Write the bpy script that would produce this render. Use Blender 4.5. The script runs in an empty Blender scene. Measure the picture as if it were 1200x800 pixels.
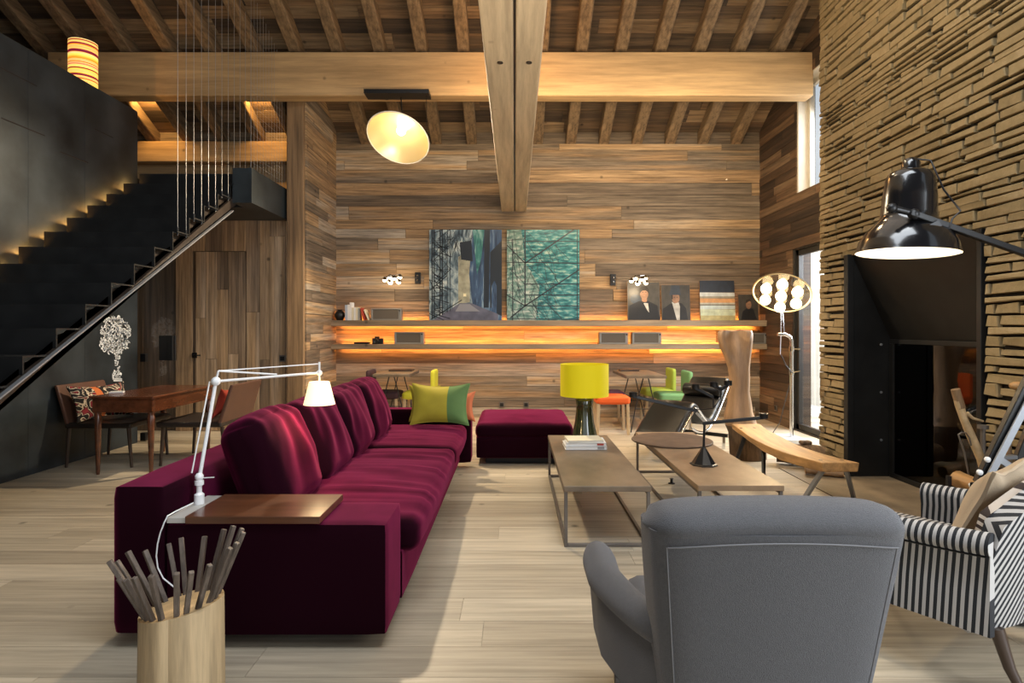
import bpy, bmesh, math, random
from mathutils import Vector, Matrix, noise
R = random.Random(7)
S = bpy.context.scene
COL = S.collection
PI = math.pi
# ------------------------------------------------------------------ camera
F, VX, VY, EYE = 700.0, 603.0, 385.0, 1.40
cam = bpy.data.cameras.new('camera'); camo = bpy.data.objects.new('camera', cam); COL.objects.link(camo)
camo.location = (0, 0, EYE); camo.rotation_euler = (PI/2, 0, 0)
cam.sensor_fit = 'HORIZONTAL'; cam.sensor_width = 36; cam.lens = F/1200*36
cam.shift_x = (600-VX)/1200; cam.shift_y = (VY-400)/1200
cam.clip_start = .05
S.camera = camo
def P(px, py, y):                       # photograph pixel at depth y -> world point
    return Vector(((px-VX)*y/F, y, EYE-(py-VY)*y/F))
# ------------------------------------------------------------------ world, exposure
w = bpy.data.worlds.new('world'); S.world = w; w.use_nodes = True
bg = w.node_tree.nodes['Background']; bg.inputs[0].default_value = (.80, .90, 1, 1); bg.inputs[1].default_value = .9
S.view_settings.view_transform = 'Standard'; S.view_settings.look = 'None'
S.view_settings.exposure = -0.18; S.view_settings.gamma = 1.0; S.view_settings.use_curve_mapping = False
try:
    S.cycles.use_denoising = True; S.cycles.max_bounces = 7; S.cycles.diffuse_bounces = 4
    S.cycles.transparent_max_bounces = 12; S.cycles.sample_clamp_indirect = 3.0; S.cycles.sample_clamp_direct = 20.0; S.cycles.caustics_reflective = False
    S.cycles.caustics_refractive = False
except Exception: pass
# ------------------------------------------------------------------ lamps of the place, with added fills
def area(name, loc, target, sx, sy, power, col, spread=PI):
    l = bpy.data.lights.new(name, 'AREA'); l.shape = 'RECTANGLE'; l.size = sx; l.size_y = sy
    l.energy = power; l.color = col; l.spread = spread
    o = bpy.data.objects.new(name, l); COL.objects.link(o); o.location = loc
    o.rotation_euler = (Vector(target)-Vector(loc)).to_track_quat('-Z', 'Y').to_euler()
    return o
def point(name, loc, power, col, r=.04, parent=None):
    l = bpy.data.lights.new(name, 'POINT'); l.energy = power; l.color = col; l.shadow_soft_size = r
    o = bpy.data.objects.new(name, l); COL.objects.link(o); o.location = loc
    return o
def spot(name, loc, d, power, col, ang, r=.08):
    l = bpy.data.lights.new(name, 'SPOT'); l.energy = power; l.color = col; l.spot_size = ang; l.spot_blend = .5; l.shadow_soft_size = r
    o = bpy.data.objects.new(name, l); COL.objects.link(o); o.location = loc; o.rotation_euler = Vector(d).to_track_quat('-Z', 'Y').to_euler(); return o
WARM = (1, .62, .28); AMBER = (1, .42, .09); DAY = (.88, .94, 1.0)
area('daylight_rear_glazing', (.6, -3.0, 1.9), (.6, 5, 1.5), 6.0, 3.2, 30, DAY)
area('cool_overhead_fill', (.2, 1.5, 5.6), (.2, 2.0, 0), 3.6, 2.0, 260, DAY)  # added cool fill from above; the roof has no opening here
area('daylight_side_glazing', (3.7, .6, 1.7), (.2, 3.0, .3), 2.6, 2.4, 210, DAY)
area('daylight_fireside_door', (5.0, 7.3, 2.3), (2.6, 6.9, 0), 2.0, 1.4, 340, DAY)
area('daylight_outside', (4.9, 10.6, 4.4), (6.0, 11.0, 1.0), 1.2, 4, 900, (1, .97, .92))
area('daylight_high_window', (4.4, 7.5, 3.9), (0, 7.0, 1.4), 1.2, 1.0, 40, DAY)
point('beam_uplight', (-.02, 7.0, 4.5), 30, (1, .52, .18), .1)
point('warm_ceiling_fill', (1.3, 5.2, 4.4), 58, (1, .72, .42), .12)  # added unseen warm fill to brighten the ceiling boards
spot('stone_wall_fill', (.9, 3.9, 3.6), (1, .25, .05), 100, (1, .78, .46), 2.5, .2)  # added warm spot that brightens the stones, no fitting behind it
area('overhead_fill', (.4, 3.6, 5.2), (.4, 3.6, 0), 3.4, 3.4, 45, (1, .88, .74))  # added soft fill over floor and sofa tops, not real fittings
spot('beam_underside_fill', (.0, .9, .9), (0, .75, .8), 520, (1, .86, .66), 1.5, .2)  # added unseen light to brighten the underside of the tie beam
area('back_wall_washer', (1.3, 6.5, 3.9), (1.3, 9.42, 1.6), 3.6, .2, 125, (1, .76, .46))
for k in range(-4, 6):
    area('tread_light', (-4.60, 5.505+.295*k+.16, 2.155+.188*k-.06), (-4.64, 5.505+.295*k+.16, 2.155+.188*k+.2), .03, .24, 9, (1, .48, .12))
for X0 in (-5.39, -3.73):
    area('rafter_light', (X0, 8.70, 4.79), (X0, 9.35, 4.60), .3, .05, 16, (1, .55, .16))
# ------------------------------------------------------------------ materials
def nt(name):
    m = bpy.data.materials.new(name); m.use_nodes = True
    t = m.node_tree; return m, t, t.nodes['Principled BSDF'], t.nodes, t.links
def mat(name, c, rough=.5, metal=0, sheen=None, trans=0, bump=0, bscale=80, coat=0, var=0, vscale=6, spec=None, emis=None, es=0):
    m, t, b, N, L = nt(name)
    b.inputs['Base Color'].default_value = (*c, 1); b.inputs['Roughness'].default_value = rough; b.inputs['Metallic'].default_value = metal
    if sheen:
        b.inputs['Sheen Weight'].default_value = sheen[0]; b.inputs['Sheen Tint'].default_value = (*sheen[1], 1); b.inputs['Sheen Roughness'].default_value = sheen[2]
    if trans: b.inputs['Transmission Weight'].default_value = trans
    if coat: b.inputs['Coat Weight'].default_value = coat; b.inputs['Coat Roughness'].default_value = .1
    if spec is not None: b.inputs['Specular IOR Level'].default_value = spec
    if emis: b.inputs['Emission Color'].default_value = (*emis, 1); b.inputs['Emission Strength'].default_value = es
    tc = N.new('ShaderNodeTexCoord')
    if var:
        n = N.new('ShaderNodeTexNoise'); n.inputs['Scale'].default_value = vscale; n.inputs['Detail'].default_value = 5
        L.new(tc.outputs['Object'], n.inputs['Vector'])
        r = N.new('ShaderNodeMapRange'); r.inputs[1].default_value = .3; r.inputs[2].default_value = .7; r.inputs[3].default_value = 1-var; r.inputs[4].default_value = 1+var
        L.new(n.outputs['Fac'], r.inputs[0])
        h = N.new('ShaderNodeVectorMath'); h.operation = 'SCALE'; h.inputs[0].default_value = c; L.new(r.outputs[0], h.inputs['Scale'])
        L.new(h.outputs[0], b.inputs['Base Color'])
    if bump:
        n = N.new('ShaderNodeTexNoise'); n.inputs['Scale'].default_value = bscale; n.inputs['Detail'].default_value = 4
        L.new(tc.outputs['Object'], n.inputs['Vector'])
        p = N.new('ShaderNodeBump'); p.inputs['Strength'].default_value = bump; p.inputs['Distance'].default_value = .01
        L.new(n.outputs['Fac'], p.inputs['Height']); L.new(p.outputs[0], b.inputs['Normal'])
    return m
def ramp(N, stops):
    r = N.new('ShaderNodeValToRGB'); e = r.color_ramp.elements
    e[0].position, e[0].color = stops[0][0], (*stops[0][1], 1); e[1].position, e[1].color = stops[-1][0], (*stops[-1][1], 1)
    for p, c in stops[1:-1]:
        x = e.new(p); x.color = (*c, 1)
    return r
def math2(N, L, op, a, b):
    n = N.new('ShaderNodeMath'); n.operation = op
    for i, x in enumerate((a, b)):
        if x is None: continue
        if isinstance(x, (int, float)): n.inputs[i].default_value = x
        else: L.new(x, n.inputs[i])
    return n.outputs[0]
def wood(name, stops, scale, rough=.6, attr=False, dark=.55, bump=.25, cracks=True, coat=0):
    """long-grained wood; with attr each board takes its own tone from the face attribute Col"""
    m, t, b, N, L = nt(name)
    tc = N.new('ShaderNodeTexCoord'); mp = N.new('ShaderNodeMapping'); mp.inputs['Scale'].default_value = scale
    L.new(tc.outputs['Object'], mp.inputs['Vector'])
    vec = mp.outputs[0]
    n2 = N.new('ShaderNodeTexNoise'); n2.inputs['Scale'].default_value = 1; n2.inputs['Detail'].default_value = 6; n2.inputs['Roughness'].default_value = .65
    if attr:
        at = N.new('ShaderNodeAttribute'); at.attribute_name = 'Col'
        sp = N.new('ShaderNodeSeparateColor'); L.new(at.outputs['Color'], sp.inputs[0])
        cb = N.new('ShaderNodeVectorMath'); cb.operation = 'SCALE'; cb.inputs['Scale'].default_value = 40; L.new(at.outputs['Color'], cb.inputs[0])
        ad = N.new('ShaderNodeVectorMath'); L.new(mp.outputs[0], ad.inputs[0]); L.new(cb.outputs[0], ad.inputs[1]); vec = ad.outputs[0]
    L.new(vec, n2.inputs['Vector'])
    rp = ramp(N, stops)
    n3 = N.new('ShaderNodeTexNoise'); n3.inputs['Scale'].default_value = .28; n3.inputs['Detail'].default_value = 3; L.new(vec, n3.inputs['Vector'])
    if attr:
        s1 = math2(N, L, 'SUBTRACT', n3.outputs['Fac'], .5); s2 = math2(N, L, 'MULTIPLY', s1, 1.0)
        s3 = math2(N, L, 'ADD', sp.outputs[0], s2); L.new(s3, rp.inputs[0])
    else: L.new(n3.outputs['Fac'], rp.inputs[0])
    mr = N.new('ShaderNodeMapRange'); mr.inputs[1].default_value = .36; mr.inputs[2].default_value = .64; mr.inputs[3].default_value = dark; mr.inputs[4].default_value = 1.28
    L.new(n2.outputs['Fac'], mr.inputs[0])
    sc = N.new('ShaderNodeVectorMath'); sc.operation = 'SCALE'; L.new(rp.outputs[0], sc.inputs[0])
    fac = mr.outputs[0]
    if cracks:                                  # knots and nail holes
        vo = N.new('ShaderNodeTexVoronoi'); vo.inputs['Scale'].default_value = 2.6; L.new(tc.outputs['Object'], vo.inputs['Vector'])
        k = N.new('ShaderNodeMapRange'); k.inputs[1].default_value = .03; k.inputs[2].default_value = .09; k.inputs[3].default_value = .35; k.inputs[4].default_value = 1
        L.new(vo.outputs['Distance'], k.inputs[0]); fac = math2(N, L, 'MULTIPLY', fac, k.outputs[0])
    L.new(fac, sc.inputs['Scale']); L.new(sc.outputs[0], b.inputs['Base Color'])
    b.inputs['Roughness'].default_value = rough
    if coat: b.inputs['Coat Weight'].default_value = coat; b.inputs['Coat Roughness'].default_value = .15
    bp = N.new('ShaderNodeBump'); bp.inputs['Strength'].default_value = bump; bp.inputs['Distance'].default_value = .006
    L.new(n2.outputs['Fac'], bp.inputs['Height']); L.new(bp.outputs[0], b.inputs['Normal'])
    return m
def stone_mat():
    m, t, b, N, L = nt('split_stone')
    at = N.new('ShaderNodeAttribute'); at.attribute_name = 'Col'; sp = N.new('ShaderNodeSeparateColor'); L.new(at.outputs['Color'], sp.inputs[0])
    rp = ramp(N, [(0, (.155, .112, .052)), (.35, (.215, .158, .076)), (.7, (.26, .192, .096)), (1, (.32, .245, .14))])
    tc = N.new('ShaderNodeTexCoord'); n = N.new('ShaderNodeTexNoise'); n.inputs['Scale'].default_value = 14; n.inputs['Detail'].default_value = 8; n.inputs['Roughness'].default_value = .65
    L.new(tc.outputs['Object'], n.inputs['Vector'])
    a = math2(N, L, 'ADD', sp.outputs[0], math2(N, L, 'MULTIPLY', math2(N, L, 'SUBTRACT', n.outputs['Fac'], .5), 1.3)); L.new(a, rp.inputs[0])
    L.new(rp.outputs[0], b.inputs['Base Color']); b.inputs['Roughness'].default_value = .85
    bp = N.new('ShaderNodeBump'); bp.inputs['Strength'].default_value = .6; bp.inputs['Distance'].default_value = .012; L.new(n.outputs['Fac'], bp.inputs['Height']); L.new(bp.outputs[0], b.inputs['Normal'])
    return m
def stripe(name, wts, period, c1, c2, duty=.5, rough=.85):
    m, t, b, N, L = nt(name)
    tc = N.new('ShaderNodeTexCoord'); sp = N.new('ShaderNodeVectorMath'); sp.operation = 'DOT_PRODUCT'; sp.inputs[1].default_value = wts; L.new(tc.outputs['Object'], sp.inputs[0])
    f = math2(N, L, 'FRACT', math2(N, L, 'MULTIPLY', sp.outputs['Value'], 1/period), None)
    g = math2(N, L, 'GREATER_THAN', f, duty)
    mx = N.new('ShaderNodeMix'); mx.data_type = 'RGBA'; L.new(g, mx.inputs[0]); mx.inputs[6].default_value = (*c1, 1); mx.inputs[7].default_value = (*c2, 1)
    L.new(mx.outputs[2], b.inputs['Base Color']); b.inputs['Roughness'].default_value = rough
    return m
def pane_mat(name, tint=(1, 1, 1), refl=.5):
    m = bpy.data.materials.new(name); m.use_nodes = True; t = m.node_tree; N, L = t.nodes, t.links
    N.remove(N['Principled BSDF']); o = N['Material Output']
    tr = N.new('ShaderNodeBsdfTransparent'); tr.inputs[0].default_value = (*tint, 1); gl = N.new('ShaderNodeBsdfGlossy'); gl.inputs['Roughness'].default_value = .01
    fr = N.new('ShaderNodeLayerWeight'); fr.inputs[0].default_value = .5; mx = N.new('ShaderNodeMixShader')
    p5 = math2(N, L, 'POWER', fr.outputs['Facing'], 5); fr2 = math2(N, L, 'ADD', math2(N, L, 'MULTIPLY', p5, .9), .05)
    L.new(fr2, mx.inputs[0]); L.new(tr.outputs[0], mx.inputs[1]); L.new(gl.outputs[0], mx.inputs[2]); L.new(mx.outputs[0], o.inputs[0])
    return m
def glow(name, c, s):
    m, t, b, N, L = nt(name); b.inputs['Base Color'].default_value = (*c, 1); b.inputs['Emission Color'].default_value = (*c, 1); b.inputs['Emission Strength'].default_value = s
    return m
BACK = [(0, (.13, .095, .065)), (.3, (.22, .17, .12)), (.52, (.31, .195, .10)), (.78, (.42, .28, .15)), (1, (.38, .32, .25))]
FIRES = [(0, (.03, .018, .011)), (.4, (.075, .043, .024)), (.7, (.125, .07, .036)), (1, (.19, .125, .075))]
FLOORS = [(0, (.31, .26, .19)), (.5, (.40, .34, .25)), (1, (.50, .43, .325))]
DARKB = [(0, (.04, .028, .02)), (.3, (.09, .06, .036)), (.6, (.17, .105, .055)), (1, (.24, .17, .10))]
VERT = [(0, (.14, .095, .06)), (.3, (.26, .18, .115)), (.65, (.40, .26, .14)), (1, (.50, .37, .25))]
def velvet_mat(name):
    """pile fabric, sheen painted into its base colour: near-black face on, plum at a glance"""
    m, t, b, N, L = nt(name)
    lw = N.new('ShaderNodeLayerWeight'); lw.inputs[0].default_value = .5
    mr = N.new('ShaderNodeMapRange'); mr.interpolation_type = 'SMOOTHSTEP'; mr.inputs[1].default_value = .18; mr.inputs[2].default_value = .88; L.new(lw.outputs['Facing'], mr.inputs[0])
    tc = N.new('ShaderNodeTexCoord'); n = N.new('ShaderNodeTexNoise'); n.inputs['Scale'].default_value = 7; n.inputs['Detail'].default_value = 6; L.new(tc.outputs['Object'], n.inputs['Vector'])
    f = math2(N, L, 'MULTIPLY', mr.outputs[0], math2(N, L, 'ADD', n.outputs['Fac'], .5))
    mx = N.new('ShaderNodeMix'); mx.data_type = 'RGBA'; L.new(f, mx.inputs[0]); mx.inputs[6].default_value = (.012, .0012, .0045, 1); mx.inputs[7].default_value = (.115, .0075, .036, 1)  # pile sheen painted in: colour shifts with the viewing angle
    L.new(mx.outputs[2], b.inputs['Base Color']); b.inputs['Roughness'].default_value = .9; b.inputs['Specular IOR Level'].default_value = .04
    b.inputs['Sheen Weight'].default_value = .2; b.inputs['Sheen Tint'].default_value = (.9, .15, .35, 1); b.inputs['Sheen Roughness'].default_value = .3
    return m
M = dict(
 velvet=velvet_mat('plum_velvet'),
 wall_u=wood('reclaimed_boards_x', BACK, (1.7, 1, 38), attr=True, rough=.75, dark=.5),
 wall_v=wood('reclaimed_boards_y', BACK, (1, 1.7, 38), attr=True, rough=.75, dark=.5),
 wall_dark=wood('reclaimed_boards_fireside', FIRES, (1, 1.4, 30), attr=True, rough=.75),
 wall_vert=wood('reclaimed_boards_upright', VERT, (30, 30, 1.2), attr=True, rough=.75),
 deck=wood('roof_boards', DARKB, (1.4, 30, 1), attr=True, rough=.8),
 rafter=wood('rafter_wood', [(0, (.11, .075, .045)), (.5, (.20, .135, .075)), (1, (.28, .20, .12))], (26, 1.2, 26), rough=.75),
 beam_x=wood('squared_beam_x', [(.2, (.40, .255, .12)), (.8, (.50, .34, .175))], (.9, 14, 14), dark=.82, rough=.65),
 beam_y=wood('squared_beam_y', [(.2, (.40, .30, .19)), (.8, (.50, .40, .27))], (14, .9, 14), dark=.82, rough=.65),
 post=wood('post_wood', [(.2, (.17, .10, .05)), (.8, (.27, .17, .085))], (22, 22, .9), rough=.7),
 outside=wood('grey_outside_boards', [(0, (.45, .42, .36)), (1, (.72, .68, .60))], (8, 8, .6), attr=True, dark=.8),
 floor=wood('whitewashed_boards', FLOORS, (1.1, 26, 1), attr=True, dark=.84, rough=.45, bump=.08), stone=stone_mat(),
 hearth=mat('hearth_stone', (.20, .15, .095), .55, var=.25, vscale=5, bump=.15),
 mortar=mat('stone_joint', (.014, .010, .006), .95),
 steel=mat('blackened_steel', (.032, .040, .046), .42, .35, var=.55, vscale=2.2, spec=.4),
 steel2=mat('blackened_steel_treads', (.018, .018, .018), .4, .4, var=.35, vscale=5),
 fire_steel=mat('fireplace_steel', (.012, .012, .012), .45, .3, var=.3),
 soot=mat('soot', (.02, .013, .009), .9),
 stringer=mat('stringer_steel', (.055, .042, .034), .38, .5, var=.3),
 black=mat('black_metal', (.007, .007, .008), .4, .1), blackgloss=mat('black_enamel', (.006, .006, .007), .18, 0, coat=.6),
 greymetal=mat('grey_metal', (.30, .32, .35), .4, .6), striptop=mat('pale_metal_strip', (.52, .50, .46), .5, .2), chrome=mat('chrome', (.75, .76, .78), .12, 1), cable=mat('steel_cable', (.30, .30, .30), .45, .5),
 white=mat('white_enamel', (.80, .80, .80), .3), whitein=mat('white_reflector', (.85, .82, .75), .4),
 iron=mat('raw_iron', (.17, .15, .135), .5, .6, var=.2),
 walnut=wood('oiled_walnut', [(.2, (.075, .026, .012)), (.8, (.12, .046, .02))], (1.5, 24, 24), dark=.7, cracks=False, rough=.3, bump=.05, coat=.25),
 mahog=wood('polished_mahogany', [(.2, (.075, .022, .009)), (.8, (.15, .05, .02))], (9, 2, 9), dark=.6, cracks=False, rough=.25, bump=.04, coat=.4),
 tabletop=wood('oxidised_tabletop', [(.2, (.105, .078, .052)), (.8, (.20, .148, .10))], (3, 2, 3), dark=.75, cracks=False, rough=.45, bump=.06),
 tabletop2=wood('pale_oxidised_tabletop', [(.2, (.22, .145, .085)), (.8, (.31, .215, .135))], (3, 2, 3), dark=.8, cracks=False, rough=.45, bump=.06),
 rust=mat('rusted_plate', (.115, .075, .05), .6, .3, var=.25, vscale=9),
 benchwood=wood('bench_wood', [(.2, (.34, .175, .06)), (.8, (.50, .285, .11))], (18, 1.3, 18), dark=.65, rough=.5),
 sculpt=wood('sculpted_trunk', [(.2, (.28, .15, .07)), (.8, (.50, .33, .19))], (9, 9, 1.3), dark=.7, rough=.45),
 bark=wood('bark', [(.2, (.09, .055, .03)), (.8, (.19, .12, .065))], (25, 5, 5), dark=.5, rough=.9, bump=.8),
 log=wood('peeled_log', [(.2, (.36, .25, .13)), (.8, (.52, .39, .23))], (24, 24, 1.4), dark=.72, rough=.7, bump=.4),
 logtop=wood('end_grain', [(.2, (.46, .29, .13)), (.8, (.62, .43, .22))], (14, 14, 14), dark=.75, rough=.7),
 stick=wood('dark_sticks', [(.2, (.075, .055, .042)), (.8, (.15, .115, .09))], (40, 40, 4), dark=.55, rough=.6),
 legwood=mat('pale_leg_wood', (.48, .36, .22), .55, var=.12), darkleg=mat('dark_stained_leg', (.05, .03, .02), .35),
 branch=mat('peeled_branch', (.50, .36, .20), .5, var=.25, vscale=18),
 linen=mat('grey_linen', (.085, .084, .089), .9, sheen=(.2, (.9, .92, 1), .4), bump=.5, bscale=420, var=.12, vscale=160),
 piping=mat('linen_stitch', (.16, .16, .168), .9),
 leather=mat('black_leather', (.005, .0045, .0045), .36, spec=.35, bump=.15, bscale=120), brownleather=mat('brown_hide', (.11, .048, .03), .5, var=.1), darkleather=mat('dark_seat_leather', (.022, .015, .012), .45),
 yellow=mat('yellow_shade_cloth', (.62, .50, .003), .8, emis=(.85, .66, .004), es=.32), shadein=mat('shade_lining', (.75, .72, .6), .8),
 smoke=mat('smoky_green_glass', (.07, .08, .035), .04, trans=.55, coat=.5),
 cushy=mat('mustard_velvet', (.42, .34, .025), .8, sheen=(.5, (1, .9, .4), .4), var=.12), cushg=mat('green_velvet', (.10, .19, .055), .8, sheen=(.5, (.5, .9, .4), .4), var=.12),
 cusho=mat('coral_velvet', (.62, .17, .07), .8), beige=mat('beige_linen', (.40, .31, .21), .9, bump=.2, bscale=200),
 lime=mat('lime_cloth', (.36, .46, .06), .85), green=mat('sage_green_cloth', (.14, .30, .13), .85), orange=mat('orange_cloth', (.72, .11, .015), .85), purple=mat('purple_cloth', (.07, .025, .06), .85), citron=mat('citron_cloth', (.52, .50, .03), .85), aub=mat('aubergine_cloth', (.035, .012, .016), .85),
 strip_s=stripe('ticking_along', (1, 0, .06), .0255, (.44, .425, .41), (.012, .014, .018)), strip_b=stripe('ticking_back', (0, 1, .45), .0255, (.44, .425, .41), (.012, .014, .018)), strip_i=stripe('ticking_inside', (0, .5, 1), .0255, (.50, .43, .36), (.028, .016, .013)),
 pane=pane_mat('window_pane'), tinted=pane_mat('dark_fire_glass', (.35, .30, .27)),
 winframe=mat('pale_window_wood', (.62, .58, .50), .6, var=.1), darkframe=mat('dark_window_frame', (.020, .019, .018), .45),
 discback=pane_mat('lamp_disc_pane', (.82, .72, .55)), bulb=glow('lamp_bulb', (1, .80, .48), 14), bulb2=glow('small_bulb', (1, .86, .62), 9), led=glow('amber_strip', (1, .36, .065), 62),
 toloshade=mat('lit_parchment', (.85, .75, .55), .8, emis=(1, .78, .42), es=1.5),
 reflect=mat('brushed_reflector', (.88, .72, .42), .34, .8), discglass=pane_mat('lamp_disc_glass', (1, .96, .88)),
 paper=mat('paper_edges', (.78, .75, .70), .8), redc=mat('red_cover', (.40, .05, .03), .6), bluec=mat('pale_blue_cover', (.42, .50, .62), .6), creamc=mat('cream_cover', (.72, .66, .50), .6), whitec=mat('white_cover', (.80, .80, .80), .5), greyc=mat('grey_cover', (.30, .29, .28), .6),
 boxmetal=mat('grey_box_metal', (.26, .255, .24), .45, .5), boxfront=mat('box_cloth_front', (.10, .085, .07), .9, bump=.3, bscale=300),
 marble=mat('pale_marble', (.55, .57, .58), .2, var=.15, vscale=9), decal=mat('white_decal', (.86, .90, .94), .7),
)
# ------------------------------------------------------------------ mesh builder
MW = {}
class MB:
    def __init__(s): s.v = []; s.f = []; s.c = []; s.mi = []; s.m = 0; s.col = (0, 0, 0)
    def face(s, ids): s.f.append(ids); s.c.append(s.col); s.mi.append(s.m)
    def add(s, vs, fs):
        b = len(s.v); s.v += [Vector(x) for x in vs]
        for f in fs: s.face([b+i for i in f])
        return s
    def hexa(s, p):                      # 8 corners: 0-3 bottom loop, 4-7 top loop
        return s.add(p, [(3, 2, 1, 0), (4, 5, 6, 7), (0, 1, 5, 4), (1, 2, 6, 5), (2, 3, 7, 6), (3, 0, 4, 7)])
    def box(s, x0, x1, y0, y1, z0, z1):
        return s.hexa([(x0, y0, z0), (x1, y0, z0), (x1, y1, z0), (x0, y1, z0), (x0, y0, z1), (x1, y0, z1), (x1, y1, z1), (x0, y1, z1)])
    def obox(s, c, h, rot=None):
        c = Vector(c); q = []
        for z in (-1, 1):
            for x, y in ((-1, -1), (1, -1), (1, 1), (-1, 1)):
                p = Vector((x*h[0], y*h[1], z*h[2])); q.append(c+(rot @ p if rot else p))
        return s.hexa(q)
    def bar(s, a, b, wx, wz, up=(0, 0, 1)):   # square bar from a to b
        a, b = Vector(a), Vector(b); d = (b-a).normalized(); u = Vector(up)
        if abs(d.dot(u)) > .98: u = Vector((0, 1, 0))
        x = d.cross(u).normalized(); z = x.cross(d)
        q = []
        for p in (a, b): q += [p-x*wx/2-z*wz/2, p+x*wx/2-z*wz/2, p+x*wx/2+z*wz/2, p-x*wx/2+z*wz/2]
        return s.hexa(q)
    def loft(s, rings, cap=True, closed=True):
        b = len(s.v); n = len(rings[0])
        for r in rings: s.v += [Vector(p) for p in r]
        for i in range(len(rings)-1):
            for j in range(n if closed else n-1):
                k = (j+1) % n; s.face([b+i*n+j, b+i*n+k, b+(i+1)*n+k, b+(i+1)*n+j])
        if cap and closed:
            s.face([b+j for j in range(n)][::-1]); s.face([b+(len(rings)-1)*n+j for j in range(n)])
        return s
    def tube(s, pts, r, n=8, cap=True, sq=1.0):
        pts = [Vector(p) for p in pts]; rr = r if isinstance(r, (list, tuple)) else [r]*len(pts); rings = []; prev = None
        for i, p in enumerate(pts):
            d = (pts[min(i+1, len(pts)-1)]-pts[max(i-1, 0)]).normalized()
            if prev is None:
                prev = Vector((0, 0, 1)) if abs(d.z) < .9 else Vector((1, 0, 0))
            x = d.cross(prev).normalized(); y = x.cross(d).normalized(); prev = y
            rings.append([p+(x*math.cos(2*PI*j/n)+y*math.sin(2*PI*j/n)*sq)*rr[i] for j in range(n)])
        return s.loft(rings, cap)
    def lathe(s, prof, c=(0, 0, 0), rot=None, n=24, cap=False):
        c = Vector(c); rings = []
        for r, z in prof:
            ring = []
            for j in range(n):
                p = Vector((max(r, 1e-4)*math.cos(2*PI*j/n), max(r, 1e-4)*math.sin(2*PI*j/n), z)); ring.append(c+(rot @ p if rot else p))
            rings.append(ring)
        return s.loft(rings, cap)
    def sphere(s, c, r, n=12, sc=(1, 1, 1)):
        m = n//2+1
        return s.loft([[Vector(c)+Vector((r*sc[0]*math.sin(a)*math.cos(2*PI*j/n), r*sc[1]*math.sin(a)*math.sin(2*PI*j/n), -r*sc[2]*math.cos(a))) for j in range(n)] for a in [max(.02, min(PI-.02, PI*i/(m-1))) for i in range(m)]])
    def rbox(s, c, h, r, n=8, rot=None, puff=(0, 0, 0), wr=None):
        bm = bmesh.new(); bmesh.ops.create_cube(bm, size=2); bmesh.ops.subdivide_edges(bm, edges=bm.edges[:], cuts=n, use_grid_fill=True)
        bm.verts.index_update(); vs = []; c = Vector(c)
        for v in bm.verts:
            p = v.co; q = Vector([p[i]*h[i] for i in range(3)]); inn = Vector([max(-(h[i]-r), min(h[i]-r, q[i])) for i in range(3)])
            d = q-inn
            if d.length > 1e-6: q = inn+d.normalized()*r
            for i in range(3):
                j, k = (i+1) % 3, (i+2) % 3; q[i] += p[i]*puff[i]*(1-p[j]**2)*(1-p[k]**2)
            if wr: q = q+wr(q, p)
            vs.append(c+(rot @ q if rot else q))
        s.add(vs, [[x.index for x in f.verts] for f in bm.faces]); bm.free(); return s
    def flat(s, pts, y, n=(0, -1, 0)):   # polygon at depth y from (x, z) points
        return s.add([(x, y, z) for x, z in pts], [list(range(len(pts)))])
    def line(s, a, b, wd, y):            # flat ribbon in an x-z plane
        a, b = Vector((a[0], 0, a[1])), Vector((b[0], 0, b[1])); d = (b-a)
        if d.length < 1e-6: return s
        d.normalize(); q = Vector((-d.z, 0, d.x))*wd/2
        return s.flat([((a+q).x, (a+q).z), ((b+q).x, (b+q).z), ((b-q).x, (b-q).z), ((a-q).x, (a-q).z)], y)
    def build(s, name, mats, parent=None, smooth=None, bevel=0, seg=2, local=False, loc=None, sub=0, fix=True):
        me = bpy.data.meshes.new(name); vs = s.v
        if parent is not None and not local:
            inv = MW[parent].inverted(); vs = [inv @ v for v in vs]
        if parent is None and not local:
            if loc is None:
                xs = [v.x for v in vs]; ys = [v.y for v in vs]; zs = [v.z for v in vs]; loc = ((min(xs)+max(xs))/2, (min(ys)+max(ys))/2, min(zs))
            l = Vector(loc); vs = [v-l for v in vs]
        me.from_pydata([tuple(v) for v in vs], [], s.f)
        for m in (mats if isinstance(mats, (list, tuple)) else [mats]): me.materials.append(M[m] if isinstance(m, str) else m)
        me.polygons.foreach_set('material_index', s.mi)
        if any(c != (0, 0, 0) for c in s.c):
            a = me.color_attributes.new('Col', 'FLOAT_COLOR', 'CORNER'); k = 0; buf = []
            for f, c in zip(s.f, s.c): buf += [c[0], c[1], c[2], 1.0]*len(f)
            a.data.foreach_set('color', buf)
        if fix:
            bm = bmesh.new(); bm.from_mesh(me); bmesh.ops.recalc_face_normals(bm, faces=bm.faces[:]); bm.to_mesh(me); bm.free()
        o = bpy.data.objects.new(name, me); COL.objects.link(o)
        if smooth:
            me.polygons.foreach_set('use_smooth', [True]*len(me.polygons)); me.set_sharp_from_angle(angle=math.radians(smooth))
        if bevel:
            b = o.modifiers.new('bevel', 'BEVEL'); b.width = bevel; b.segments = seg; b.limit_method = 'ANGLE'; b.angle_limit = math.radians(35)
        if sub:
            u = o.modifiers.new('sub', 'SUBSURF'); u.levels = u.render_levels = sub
        if parent is not None:
            o.parent = parent; MW[o] = MW[parent].copy()
        else:
            if loc is not None and not local: o.location = loc
            MW[o] = Matrix.Translation(o.location)
        return o
def tag(o, label, cat, group=None, kind=None):
    o['label'] = label; o['category'] = cat
    if group: o['group'] = group
    if kind: o['kind'] = kind
    return o
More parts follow.
